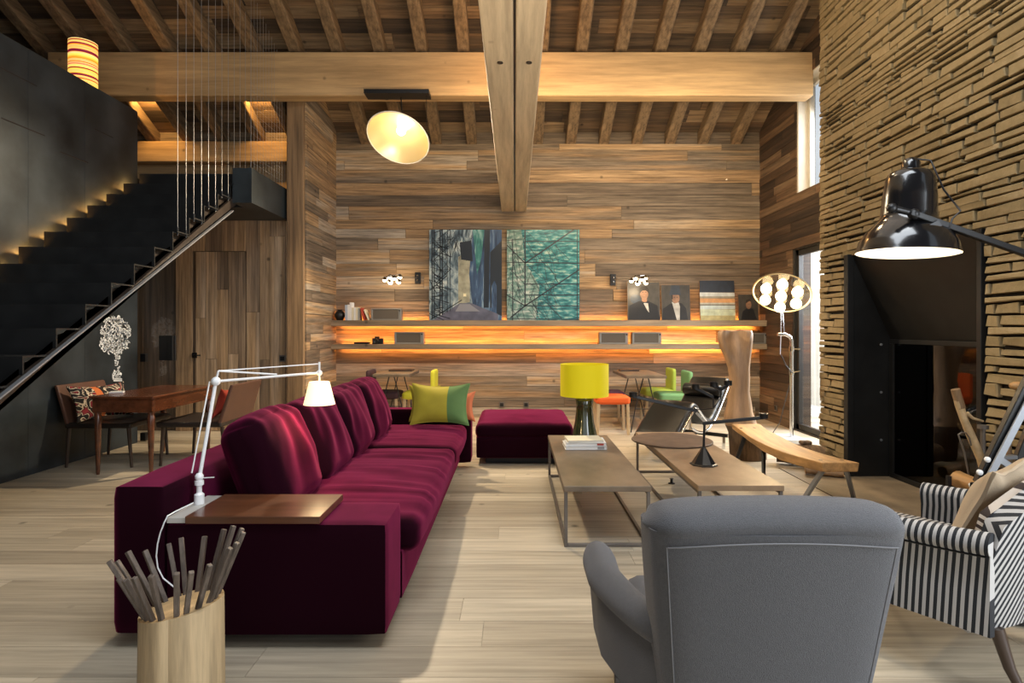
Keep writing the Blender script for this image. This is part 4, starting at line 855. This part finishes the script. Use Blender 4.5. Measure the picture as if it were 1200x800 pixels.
def benchchair(label, flip):
    t = thing('desk_chair', label, 'chair', (0, 0, 0)); s = -1 if flip else 1
    q = lambda x, *r: (min(s*x[0], s*x[1]), max(s*x[0], s*x[1]), *r)
    MB().box(*q((-.30, .36), -.36, .36, .40, .455)).build('seat', 'darkleather', t, local=True, bevel=.015)
    mb = MB(); mb.hexa([(s*-.30, -.36, .44), (s*-.26, -.36, .44), (s*-.26, .36, .44), (s*-.30, .36, .44), (s*-.42, -.35, .83), (s*-.385, -.35, .83), (s*-.385, .35, .83), (s*-.42, .35, .83)]); mb.build('backrest', 'brownleather', t, local=True, bevel=.012)
    for x in (-.29, .31):
        for y in (-.31, .31): MB().tube([(s*x, y, .40), (s*(x+(.03 if x > 0 else -.03)), y, .0005)], [.02, .014], 10).build('leg', 'darkleg', t, local=True, smooth=40)
    return t
o = benchchair('brown leather desk chair against the steel wall, holding the patterned pillow', False); o.location = (-4.205, 6.34, 0); MW[o] = Matrix.Translation(o.location)
o = benchchair('brown leather desk chair on the plank door side of the mahogany desk', True); o.location = (-3.27, 6.40, 0)
m, tt, b, N, L = nt('embroidered_cloth')
tc = N.new('ShaderNodeTexCoord'); n1 = N.new('ShaderNodeTexNoise'); n1.inputs['Scale'].default_value = 7.5; n1.inputs['Detail'].default_value = .5; n1.inputs['Distortion'].default_value = 2.6; L.new(tc.outputs['Object'], n1.inputs['Vector'])
r1 = ramp(N, [(.40, (.010, .008, .008)), (.46, (.012, .009, .009)), (.48, (.62, .52, .38)), (.53, (.62, .52, .38)), (.55, (.010, .008, .008)), (.64, (.25, .02, .03)), (.7, (.25, .02, .03))]); L.new(n1.outputs['Fac'], r1.inputs[0])
sp = N.new('ShaderNodeSeparateXYZ'); L.new(tc.outputs['Object'], sp.inputs[0])
ab = math2(N, L, 'ABSOLUTE', math2(N, L, 'ADD', sp.outputs[0], .05), None); lt = math2(N, L, 'LESS_THAN', ab, .033)
mx = N.new('ShaderNodeMix'); mx.data_type = 'RGBA'; L.new(lt, mx.inputs[0]); L.new(r1.outputs[0], mx.inputs[6]); mx.inputs[7].default_value = (.62, .16, .04, 1); L.new(mx.outputs[2], b.inputs['Base Color']); b.inputs['Roughness'].default_value = .9
M['suzani'] = m
pillow('pillow', 'black pillow embroidered with cream scrolls, red dots and an orange band', (-4.27, 6.25, .475), .58, .36, .16, ['suzani'], rx=.42, rz=1.25)
pillow('pillow', 'red patterned pillow against the backrest of the desk chair by the plank door', (-3.165, 6.42, .472), .36, .30, .10, ['redc'], rx=.3, rz=-1.5)
# ------------------------------------------------------------------ dining set by the back wall
def dchair(label, seatm, backm):
    """faces +x, origin on the floor under the seat"""
    t = thing('dining_chair', label, 'chair', (0, 0, 0), 0, 'upholstered chairs by the back wall')
    MB().rbox((0, 0, .455), (.225, .215, .05), .03, 10, puff=(0, 0, .015)).build('seat', seatm, t, local=True, smooth=60)
    MB().rbox((-.205, 0, .635), (.032, .21, .175), .025, 10).build('backrest', backm, t, local=True, smooth=60)
    for x in (-.19, .19):
        for y in (-.18, .18): MB().bar((x, y, .42), (x+(.012 if x > 0 else -.02), y, .0005), .036, .036).build('leg', 'legwood', t, local=True, bevel=.003, seg=1)
    return t
for cm, bm_, loc, rz, lab in (('orange', 'orange', (1.30, 8.05, 0), 0, 'orange cloth chair half hidden behind the yellow lamp shade'), ('purple', 'purple', (1.34, 8.62, 0), 0, 'dark purple cloth chair beyond the orange one'), ('green', 'green', (2.21, 8.38, 0), PI, 'sage green cloth chair behind the black lounge chair'), ('lime', 'lime', (2.14, 8.97, 0), PI, 'lime green cloth chair beyond the sage green one'), ('aub', 'aub', (-1.86, 8.60, 0), 0, 'aubergine cloth chair at the bistro table behind the sofa'), ('citron', 'citron', (-1.36, 8.60, 0), PI, 'citron yellow cloth chair behind the sofa pillows')):
    place(dchair(lab, cm, bm_), loc, rz, lab)
def bistro(label, x0, x1, y0, y1):
    t = thing('bistro_table', label, 'table', ((x0+x1)/2, (y0+y1)/2, 0))
    MB().box(x0, x1, y0, y1, .755, .775).box(x0-.004, x1+.004, y0-.006, y0-.0005, .735, .772).build('tabletop', 'tabletop', t, bevel=.003, seg=1)
    MB().box(x0-.012, x0-.0005, y0, y1, .733, .772).box(x1+.0005, x1+.012, y0, y1, .733, .772).build('edge_rail', 'iron', t)
    cx = (x0+x1)/2
    for y in (y0+.03, y1-.09):
        for s in (-1, 1): MB().tube([(cx+s*.03, y, .754), (cx-s*.01+s*.14, y+.03, .35), (cx+s*.20, y+.0, .0085)], .008, 6).build('leg', 'black', t)
        MB().tube([(cx-.14, y+.03, .32), (cx+.14, y+.03, .32)], .006, 6).build('stretcher', 'black', t)
    return t
bistro('folding bistro table with a wooden top between the green and orange chairs', 1.50, 2.02, 7.98, 9.05)
bistro('folding bistro table behind the sofa, beside the citron chair', -1.95, -1.46, 8.25, 9.05)
tag(MB().box(1.55, 1.83, 8.75, 8.95, .7755, .80).build('dark_book', 'darkleg', bevel=.004), 'dark closed book lying on the bistro table between the green chairs', 'book')
tag(MB().box(-1.84, -1.5, 8.72, 8.95, .7755, .80).build('dark_book', 'darkleg', bevel=.004), 'dark closed book lying on the bistro table behind the sofa', 'book')
# ------------------------------------------------------------------ lounge chair
fc, hc = Vector((1.50, 6.30, 0)), Vector((2.50, 7.55, 0)); Lx = (hc-fc); LL = Lx.length; dx = Lx.normalized(); sx = Vector((dx.y, -dx.x, 0))
t = thing('lounge_chair', 'black leather reclining lounge chair on a chrome frame behind the round tray', 'chair', (fc+hc)/2)
def lp(s, z, w=0): return fc+dx*s+sx*w+Vector((0, 0, z))
prof = [(-.06, .235), (.01, .295), (.15, .39), (.32, .50), (.42, .55), (.50, .545), (.60, .48), (.75, .385), (.88, .335), (.98, .345), (1.10, .42), (1.28, .56), (1.45, .70), (1.54, .775)]
pr2 = []
for i in range(len(prof)-1):
    for k in range(4):
        f = k/4; p0, p1, p2, p3 = prof[max(i-1, 0)], prof[i], prof[i+1], prof[min(i+2, len(prof)-1)]
        pr2.append(tuple(.5*(2*p1[a]+(p2[a]-p0[a])*f+(2*p0[a]-5*p1[a]+4*p2[a]-p3[a])*f*f+(3*p1[a]-p0[a]-3*p2[a]+p3[a])*f**3) for a in (0, 1)))
pr2.append(prof[-1])
def nrm(i):
    a, b = pr2[max(i-1, 0)], pr2[min(i+1, len(pr2)-1)]; l = math.hypot(b[0]-a[0], b[1]-a[1]); return (-(b[1]-a[1])/l, (b[0]-a[0])/l)
rings = []
for i, (s, z) in enumerate(pr2):
    n = nrm(i); e = .02 if i in (0, len(pr2)-1) else .040; ring = []
    for wv, h in ((-.235, 0), (-.225, .7), (-.20, 1), (0, 1.15), (.20, 1), (.225, .7), (.235, 0), (.225, -.7), (.2, -1), (-.2, -1), (-.225, -.7)):
        ring.append(lp(s+n[0]*e*h, z+n[1]*e*h, wv))
    rings.append(ring)
MB().loft(rings).build('pad', 'leather', t, smooth=60)
for w_ in (-.245, .245): MB().tube([lp(s+nrm(i)[0]*-.02, z+nrm(i)[1]*-.02, w_) for i, (s, z) in enumerate(pr2)], .0135, 8).build('side_tube', 'chrome', t, smooth=60)
a0 = lp(1.26, .655); rot = Matrix.Rotation(math.atan2(sx.y, sx.x), 3, 'Z') @ Matrix.Rotation(PI/2, 3, 'Y')
MB().lathe([(0, -.23), (.06, -.23), (.075, -.215), (.078, 0), (.075, .215), (.06, .23), (0, .23)], a0, rot, n=24).build('head_roll', 'leather', t, smooth=60)
for w_ in (-.2, .2):
    arc = [lp(.40+.95*k/12, .33-.17*math.sin(PI*k/12)+.14*(k/12), w_) for k in range(13)]; MB().tube([lp(.40, .50, w_)]+arc+[lp(1.40, .62, w_)], .0125, 8).build('rocker_tube', 'chrome', t, smooth=60)
for s in (.50, 1.12):
    MB().box(-.001, .001, -.001, .001, 0, .001) if 0 else MB().bar(lp(s, .155, -.36), lp(s, .155, .36), .03, .04).build('base_bar', 'black', t)
    for w_ in (-.31, .31):
        MB().bar(lp(s, .135, w_), lp(s, .0005, w_), .03, .03).build('leg', 'chrome', t)
MB().bar(lp(.515, .155, 0), lp(1.105, .155, 0), .03, .03).build('base_rail', 'black', t)
# ------------------------------------------------------------------ bench, sculpted trunk, logs
t = thing('bench', 'rustic curved plank bench with splayed steel legs in front of the fireplace', 'bench', (2.46, 5.4, 0))
rings = []; n = 24
for i in range(n+1):
    f = i/n; y = 4.66+1.50*f; xc = 2.545-.165*f-.03*math.sin(PI*f); z = .355+.065*f-.045*math.sin(PI*f); hw = .148+.012*noise.noise(Vector((f*4, 1, 2))); th = .072-.02*f+.03*math.sin(PI*f)*(1-f)
    rings.append([Vector((xc-hw, y, z)), Vector((xc+hw, y, z)), Vector((xc+hw-.012, y, z-th)), Vector((xc-hw+.012+.02*noise.noise(Vector((f*7, 5, 0))), y, z-th-.012*noise.noise(Vector((f*6, 0, 3)))))])
MB().loft(rings).build('plank', 'benchwood', t, bevel=.008)
for a, b_ in (((2.455, 4.75, .285), (2.42, 4.97, .001)), ((2.635, 4.75, .285), (2.80, 4.93, .001))): MB().bar(a, b_, .028, .034).build('leg', 'greymetal', t)
for a, b_ in (((2.32, 5.98, .36), (2.21, 6.02, .001)), ((2.46, 5.90, .36), (2.36, 5.66, .001))): MB().tube([a, b_], [.024, .017], 8).build('leg', 'black', t)
for x, y in ((2.45, 4.78), (2.62, 4.78), (2.28, 6.02), (2.42, 6.03)): MB().lathe([(0, 0), (.016, 0), (.016, .003), (0, .003)], (x, y, .352+.065*(y-4.66)/1.5-.045*math.sin(PI*(y-4.66)/1.5)+.0015), n=10).build('peg', 'darkleg', t)
rings = []
SC = [(.001, 2.53, .185, .17), (.06, 2.525, .19, .175), (.16, 2.515, .185, .17), (.28, 2.50, .18, .165), (.36, 2.455, .172, .15), (.42, 2.435, .168, .14), (.50, 2.425, .150, .125), (.60, 2.43, .130, .11), (.72, 2.425, .110, .10), (.86, 2.43, .108, .095), (.98, 2.42, .115, .10), (1.10, 2.405, .142, .12), (1.20, 2.39, .172, .14), (1.30, 2.385, .190, .15), (1.35, 2.388, .188, .145), (1.378, 2.39, .172, .13)]
for z, xc, a, b_ in SC:
    ring = []
    for j in range(28):
        th = 2*PI*j/28; k = 1+.07*noise.noise(Vector((math.cos(th)*1.0, math.sin(th)*1.0, z*1.5))); y = b_*math.sin(th)*k
        if y < 0 and z > .95: y *= 1-1.0*min(1, (z-.95)/.35)*max(0, 1-((math.cos(th)+.1)/.8)**2)
        if y < 0: y *= 1+.22*math.exp(-((math.cos(th)-.55)/.25)**2)*min(1, z)
        ring.append(Vector((xc+a*math.cos(th)*k, 6.46+y, z+(.02*noise.noise(Vector((math.cos(th)*2, math.sin(th)*2, 7))) if z > 1.3 else 0))))
    rings.append(ring)
mb = MB().loft(rings); mb.mi = [1 if max(mb.v[k].z for k in f) < .37 else 0 for f in mb.f]
tag(mb.build('wooden_sculpture', ['sculpt', 'bark'], smooth=70), 'tall hollowed tree trunk sculpture standing behind the end of the bench', 'sculpture')
def logpiece(name, label, a, b_, r, m='bark', sq=1, group=None, cat='log', n=14):
    a, b_ = Vector(a), Vector(b_); pts = [a.lerp(b_, i/6)+Vector((0, 0, .012*noise.noise(Vector((i*.9, r*50, a.x))))) for i in range(7)]
    mb = MB().tube(pts, [r*(1+.16*noise.noise(Vector((i*1.1, a.y*3, 2)))) for i in range(7)], n); mb.mi[-1] = mb.mi[-2] = 1
    return tag(mb.build(name, [m, 'logtop'], smooth=50), label, cat, group)
logpiece('log', 'dark bark log lying before the stone wall behind the bench', (2.72, 6.20, .115), (3.12, 6.02, .115), .10)
o = tag(MB().rbox((2.97, 6.10, .238), (.055, .045, .022), .02, 6).build('bark_chip', 'bark', smooth=60), 'dark bark chip lying on the bark log', 'bark'); 
logpiece('driftwood', 'flat gnarled piece of driftwood lying on the floor under the bench', (2.78, 5.72, .062), (3.08, 5.60, .055), .05, 'sculpt', cat='driftwood')
# ------------------------------------------------------------------ floor lamp with a disc of bulbs
fb = Vector((3.40, 7.42, 0))
t = thing('floor_lamp', 'chrome floor lamp with an oval head of seven glowing bulbs by the tall window', 'lamp', fb)
MB().box(fb.x-.30, fb.x+.14, fb.y-.22, fb.y+.22, .0005, .06).build('base', 'marble', t, bevel=.006)
top = Vector((3.44, 7.42, 1.30)); hd = P(916, 343.5, 7.42)
MB().tube([(3.44, 7.42, .06), (3.44, 7.42, 1.25), (3.42, 7.42, 1.30), (3.36, 7.42, 1.33), (3.27, 7.42, 1.33)], .022, 10).build('pole', 'chrome', t, smooth=60)
MB().lathe([(.03, -.03), (.03, .03)], (3.44, 7.42, 1.15), n=12, cap=True).bar((3.44, 7.38, 1.15), (3.52, 7.36, 1.15), .012, .012).build('clamp', 'chrome', t); MB().lathe([(.028, -.03), (.028, .03)], (3.44, 7.42, .86), n=12, cap=True).bar((3.44, 7.38, .86), (3.52, 7.36, .88), .012, .012).build('clamp', 'chrome', t)
MB().tube([(3.30, 7.42, 1.08), (3.31, 7.42, 1.36), (hd.x, 7.44, hd.z-.24)], .007, 8).tube([(3.30, 7.42, 1.33), (3.35, 7.42, 1.36), (hd.x+.02, 7.44, hd.z-.24)], .0045, 8).build('stem', 'chrome', t)
axh = Vector((-.386, -.533, -.744)).normalized(); rh_ = axh.to_track_quat('Z', 'Y').to_matrix(); Rh = .335
MB().lathe([(Rh, -.012), (Rh+.012, 0), (Rh, .012), (Rh-.012, 0), (Rh, -.012)], hd, rh_, n=48).build('rim', 'reflect', t, smooth=60)
MB().lathe([(0, -.022), (Rh-.02, -.018), (Rh-.02, -.012), (0, -.016)], hd, rh_, n=48).build('disc', 'discback' if 'discback' in M else 'reflect', t, smooth=60)
for k in range(7):
    a = 2*PI*k/6+.3; r = 0 if k == 6 else .205; c = hd+rh_ @ Vector((r*math.cos(a), r*math.sin(a), .05)); MB().sphere(c, .064, 14).tube([c-axh*.08, c-axh*.05], .03, 10).build('bulb', 'bulb', t, smooth=60)
MB().tube([(3.31, 7.42, 1.08), (3.36, 7.40, .95), (3.44, 7.39, .85)], .005, 6).tube([(3.40, 7.395, .70), (3.25, 7.32, .25), (3.02, 7.2, .01), (2.9, 7.1, .006)], .005, 6).build('cord', 'black', t)
spot('floor_lamp_light', hd+axh*.16, axh, 110, (1, .74, .42), 2.7, .15)
# ------------------------------------------------------------------ fireside tools and firewood
t = thing('wooden_poker', 'pale forked branch poker leaning beside the fireplace glass', 'poker', (2.98, 3.88, 0))
q = lambda px, py, y=3.88: P(px, py, y)
MB().tube([q(1120.5, 458), q(1124, 473), q(1129, 490), q(1139, 513), q(1150, 538), q(1156, 565), q(1158, 637.5)], [.024, .026, .022, .026, .026, .024, .022], 12).build('shaft', 'branch', t, smooth=60)
MB().tube([q(1122, 470), q(1126, 483), q(1131, 493)], [.006, .012, .014], 8).tube([q(1133, 484), q(1140, 490), q(1152, 493.5)], [.014, .009, .007], 8).build('twig', 'branch', t, smooth=60)
MB().tube([q(1119.5, 456), q(1126, 478)], [.026, .027], 12).build('grip', 'post', t, smooth=60)
t2 = MB().tube([q(1142, 643.5, 3.78), q(1137, 566, 3.78), q(1130, 530, 3.78), q(1125, 515, 3.78), q(1123, 509, 3.78), q(1127, 506.5, 3.78), q(1132, 507, 3.78), q(1136, 513, 3.78), q(1138, 522, 3.78)], .005, 6).build('wire_hook', 'iron', smooth=60); tag(t2, 'thin bent wire hook standing beside the forked branch', 'hook')
t = thing('steel_poker', 'short steel poker with a round cap standing against the stones', 'poker', (3.06, 3.95, 0))
MB().tube([q(1152, 500, 3.95), q(1152, 631, 3.95)], .016, 10).build('shaft', 'iron', t); MB().lathe([(0, -.012), (.032, -.012), (.032, .012), (0, .014)], q(1152, 500, 3.95), n=16).build('cap', 'iron', t, smooth=40)
t = thing('wooden_cane', 'brown wooden cane with a knobbed top leaning on the stone wall', 'cane', (3.08, 3.72, 0))
MB().tube([q(1196, 455, 3.70), q(1186, 480, 3.68), q(1182, 520, 3.66), q(1183, 650, 3.66)], [.018, .016, .015, .014], 10).build('shaft', 'branch2', t, smooth=60) if 'branch2' in M else MB().tube([q(1196, 455, 3.70), q(1186, 480, 3.68), q(1182, 520, 3.66), q(1183, 650, 3.66)], [.018, .016, .015, .014], 10).build('shaft', 'bark', t, smooth=60)
MB().sphere(q(1193, 452, 3.69), .035, 12, (1.5, 1, .8)).build('knob', 'benchwood', t, smooth=60)
# firewood in an iron cradle
t = thing('firewood_cradle', 'low iron cradle holding firewood beside the fireplace', 'rack', (2.9, 3.4, 0))
mb = MB()
for x in (2.66, 2.98):
    for y in (3.3, 3.66): mb.bar((x, y, .0), (x, y, .5), .022, .022)
    mb.bar((x, 3.3, .03), (x, 3.66, .03), .022, .022)
for y in (3.3, 3.66): mb.bar((2.66, y, .03), (2.98, y, .03), .022, .022)
mb.build('frame', 'black', t)
for i, (x, z) in enumerate(((2.745, .105), (2.895, .105), (2.745, .225), (2.895, .225), (2.745, .345), (2.895, .345), (2.745, .465), (2.895, .465))):
    logpiece('firewood_log', 'split firewood log in the iron cradle, %s, %s' % (('on the floor row', 'in the second row', 'in the third row', 'topmost')[i//2], ('nearer the coffee table', 'nearer the stone wall')[i % 2]), (x, 3.26, z), (x, 3.70, z), .052, 'benchwood', group='firewood logs in the cradle')
# ------------------------------------------------------------------ giant jointed lamp
rim = P(1062.5, 297, 3.1)
t = thing('giant_lamp', 'oversized black jointed lamp reaching in front of the stone wall', 'lamp', (2.45, 3.05, 0))
rt = Matrix.Rotation(.05, 3, 'Y')
MB().lathe([(.236, 0), (.232, .012), (.222, .055), (.195, .105), (.155, .15), (.132, .175), (.127, .20), (.122, .29), (.112, .385), (.10, .415), (.07, .43), (.045, .435), (.042, .47), (.032, .49), (.012, .50), (0, .50)], rim, rt, n=48).build('shade', 'blackgloss', t, smooth=50)
MB().lathe([(.2345, .001), (.219, .054), (.19, .102), (.15, .146), (.11, .17), (0, .175)], rim, rt, n=48).build('inner_shade', 'whitein', t, smooth=50)
MB().sphere(rim+Vector((0, 0, .10)), .045, 12).build('bulb', 'bulb2', t, smooth=60)
point('giant_lamp_light', rim+Vector((0, 0, .03)), 8, (1, .82, .58), .05)
q = lambda px, py, y=3.0: P(px, py, y)
J = q(1045, 244, 2.94); E = Vector((2.84, 3.0, 1.68))
MB().tube([J, q(1075, 251, 2.94)], .016, 10).sphere(J, .026, 10).sphere(q(1071, 251, 2.94), .028, 10).bar(q(1092, 261, 2.93), q(1096, 268, 2.93), .03, .05).build('head_joint', 'black', t, smooth=50)
MB().bar(q(1066, 249, 2.93), E, .03, .03).build('upper_arm', 'black', t, bevel=.003, seg=1)
MB().tube([rim+Vector((.02, 0, .495)), rim+Vector((.07, -.08, .46)), rim+Vector((.10, -.13, .30)), rim+Vector((.16, -.16, .19)), q(1116, 256, 2.93), q(1112, 268, 2.93)], .0045, 6).build('cord', 'black', t, smooth=60)
L1, L2 = q(1147, 566, 3.06), q(1186, 560, 3.14)
MB().bar(L1, E+Vector((-.04, -.04, -.03)), .045, .045).build('lower_arm', 'black', t, bevel=.003, seg=1)
MB().bar(L2, E+Vector((.06, .05, -.10)), .045, .045).build('lower_arm', 'black', t, bevel=.003, seg=1)
MB().sphere(E, .05, 12).build('elbow', 'black', t, smooth=60)
MB().bar(L1+Vector((-.01, -.04, -.02)), E+Vector((-.01, -.075, -.03)), .012, .03).build('arm_strip', 'greymetal', t)
for px, py in ((1138, 568), (1147, 553), (1156, 538)): MB().lathe([(0, 0), (.014, 0), (.014, .012), (.009, .016), (0, .018)], q(px, py, 3.02), Matrix.Rotation(PI/2, 3, 'X'), n=14).build('bolt', 'white', t, smooth=50)
MB().bar(q(1168, 536, 3.06), q(1203, 562, 3.04), .05, .035).bar(q(1163, 537, 3.08), q(1190, 535, 3.1), .03, .02).build('bracket', 'greymetal', t, bevel=.003, seg=1)
for px in (1160, 1175): MB().bar(q(px, 548, 3.1), q(px-1, 578, 3.1), .03, .02).build('fork_plate', 'black', t); MB().bar(q(px+5, 549, 3.08), q(px+4, 578, 3.08), .015, .012).build('fork_strip', 'greymetal', t)
bc = Vector((2.45, 3.05, 0))
MB().lathe([(0, .007), (.26, .007), (.26, .03), (.10, .06), (.05, .09), (.04, .10)], bc, n=40, cap=True).build('base', 'black', t, smooth=40)
MB().tube([bc+Vector((0, 0, .09)), bc+Vector((0, 0, .62))], .03, 12).bar(bc+Vector((-.16, -.08, .60)), bc+Vector((.12, 0, .62)), .05, .06).build('post', 'black', t)
# ------------------------------------------------------------------ grey armchair, back to the viewer
gx, gy = .735, 1.98
t = thing('armchair', 'grey linen armchair with rolled arms seen from behind', 'armchair', (gx, gy, 0))
def gp(x, y, z): return Vector((gx+x, gy+y, z))
rings = []                                                   # back: section swept from the seat rail to the rolled top
for z, hw, y0, y1 in ((.20, .290, -.245, -.09), (.30, .30, -.262, -.08), (.45, .318, -.288, -.08), (.60, .335, -.312, -.09), (.72, .348, -.332, -.11), (.80, .355, -.345, -.13), (.84, .358, -.350, -.14)):
    ring = []; n = 36
    for j in range(n):
        a = 2*PI*j/n; cx = math.copysign(abs(math.cos(a))**.28, math.cos(a)); sy = math.copysign(abs(math.sin(a))**.34, math.sin(a)); ring.append(gp(hw*cx, (y0+y1)/2+(y1-y0)/2*sy-(.02*(1-cx*cx) if sy < 0 else 0), z))
    rings.append(ring)
bk = MB().loft(rings).build('backrest', 'linen', t, smooth=60)
rings = []
for i in range(25):                                          # rolled, slightly arched top
    u = -1+2*i/24; x = u*.367; zc = .862+.014*(1-u*u); r = .068*(max(0, 1-abs(u)**9))**.5+.004; ring = []
    for j in range(20): a = 2*PI*j/20; ring.append(gp(x, -.262+.105*math.cos(a)*r/.072, zc+r*.80*math.sin(a)-.018))
    rings.append(ring)
MB().loft(rings).build('top_roll', 'linen', t, smooth=70)
BT = [(.20, .290, -.245, -.09), (.30, .30, -.262, -.08), (.45, .318, -.288, -.08), (.60, .335, -.312, -.09), (.72, .348, -.332, -.11), (.80, .355, -.345, -.13), (.84, .358, -.350, -.14)]
def rear(x, z):
    for a, b in zip(BT, BT[1:]):
        if a[0] <= z <= b[0]: break
    f = (z-a[0])/(b[0]-a[0]); hw, y0, y1 = [a[k]+(b[k]-a[k])*f for k in (1, 2, 3)]
    cx = min(.999, abs(x)/hw); c_ = cx**(1/.28); sy = (1-c_*c_)**.17
    return (y0+y1)/2-(y1-y0)/2*sy-.02*(1-cx*cx)
def seamx(s, z): return s*(.262+.055*(z-.2)/.6)
mb = MB()
for s in (-1, 1): MB().tube([gp(seamx(s, z), rear(seamx(s, z), z)-.0005, z) for z in [.22+.0483*i for i in range(13)]], .0022, 5).build('piping', 'piping', bk)
xs = [seamx(-1, .79)+2*seamx(1, .79)*i/20 for i in range(21)]
MB().tube([gp(x, rear(x, .80+.022*(1-(x/.32)**2))-.007, .80+.022*(1-(x/.32)**2)) for x in xs], .0024, 5).build('piping', 'piping', bk)
MB().rbox(gp(0, .14, .33), (.30, .27, .10), .05, 12, puff=(0, 0, .02)).build('seat', 'linen', t, smooth=60)
for s in (-1, 1):
    rings = []
    for i in range(16):                                      # arm: rolled scroll over a slimmer panel
        f = i/15; y = -.20+.62*f; zt = .555+.01*f-.015*math.sin(PI*f); xo = .262+.143*min(1, f*1.5)**.7; e = 1 if i < 14 else (.93 if i == 14 else .75); r_ = (.052+.014*f)*e; ring = []
        sec = [(-.05, .20), (-.055, .35), (-.055, zt-.10)]+[(r_*math.cos(a), zt-.066+r_*math.sin(a)) for a in [PI*(1.0-1.42*k/14) for k in range(15)]]+[(.022, zt-.15), (.026, .36), (.012, .20)]
        for dx_, z in sec: ring.append(gp(s*(xo+dx_), y, z))
        rings.append(ring)
    MB().loft(rings).build('arm', 'linen', t, smooth=60)
for x in (-.33, .33):
    MB().lathe([(.012, .05), (.02, .055), (.026, .08), (.02, .10), (.026, .115), (.02, .13), (.03, .16), (.033, .215)], gp(x, .36, 0), n=14, cap=True).build('leg', 'darkleg', t, smooth=50)
    MB().lathe([(0, -.012), (.024, -.012), (.024, .012), (0, .012)], gp(x, .36, .0245), Matrix.Rotation(PI/2, 3, 'Y'), n=14).bar(gp(x, .36, .02), gp(x, .36, .052), .03, .014).build('caster', 'iron', t)
    MB().tube([gp(x*.85, -.16, .21), gp(x*.87, -.22, .0005)], [.026, .018], 10).build('leg', 'darkleg', t, smooth=50)
# ------------------------------------------------------------------ striped armchair
ang = math.radians(126.5)                                   # facing direction
sc_ = Vector((1.862, 2.727, 0))
t = thing('armchair', 'black and white striped armchair beside the fireplace', 'armchair', sc_, ang)
def bilin(name, f, mat_, nu=24, nv=10, th=.05, nf=None):
    """thick sheet from f(u,v) -> point, thickened along nf(u,v)"""
    mb = MB(); A = [[f(i/nu, j/nv) for j in range(nv+1)] for i in range(nu+1)]; B = [[A[i][j]+nf(i/nu, j/nv)*th for j in range(nv+1)] for i in range(nu+1)]
    rings = []
    for i in range(nu+1): rings.append(A[i]+B[i][::-1])
    return mb.loft(rings).build(name, mat_, t, local=True, smooth=60)
# local axes: +x forward, +y the chair's own left (towards the viewer)
for s in (1, -1):
    rings = []
    for i in range(15):
        f = i/14; x = .12-.475*f; zt = .62+.02*f*f; yo = .325+.015*f; zb = .245
        sec = [(.0, zb), (.052, zb+.01), (.056, .40), (.050, zt-.085)]+[(.030+.045*math.cos(a), zt-.045+.045*math.sin(a)) for a in [-.25*PI+1.25*PI*k/9 for k in range(10)]]+[(.0, zt-.10), (.0, .40)]
        rings.append([Vector((x, s*(yo+dy), z)) for dy, z in sec])
    MB().loft(rings).build('arm', 'strip_s', t, local=True, smooth=60)
    MB().tube([Vector((.11-.455*i/8, s*(.325+.015*i/8+.054), .62+.02*(i/8)**2-.088)) for i in range(9)], .004, 6).build('piping', 'black', t, local=True)
# curved back wrapping round from arm to arm
def bp(u, v):
    a = -1+2*u; x = -.285-.11*(1-a*a)-.10*v; y = .385*a*(1-.10*v); z = .245+(.56-.14*a*a)*v
    return Vector((x, y, z))
bilin('backrest', bp, 'strip_b' if 'strip_b' in M else 'strip_s', 28, 12, .075, lambda u, v: Vector((1, -.5*(-1+2*u), .1)).normalized())
def bi(u, v):
    p = bp(.06+.88*u, .35+.63*v); return p+Vector((.080, 0, .0))
bilin('inner_back', bi, 'strip_i', 24, 10, .035, lambda u, v: Vector((1, -.5*(-1+2*u), .1)).normalized())
MB().rbox((.03, 0, .355), (.30, .315, .105), .05, 12, puff=(0, 0, .02)).build('seat', 'strip_s', t, local=True, smooth=60)
for x, y in ((.27, .31), (.27, -.31)): MB().tube([(x, y, .22), (x+.02, y, .0005)], [.024, .016], 10).build('leg', 'darkleg', t, local=True, smooth=50)
for x, y in ((-.345, .28), (-.345, -.28)): MB().tube([(x, y, .255), (x-.04, y, .12), (x-.10, y, .0005)], [.026, .02, .014], 10).build('leg', 'darkleg', t, local=True, smooth=50)
p = pillow('pillow', 'plain beige linen pillow tucked into the striped armchair', (1.995, 2.62, .49), .44, .36, .15, ['beige'], rx=.42, rz=ang+PI/2+.0)
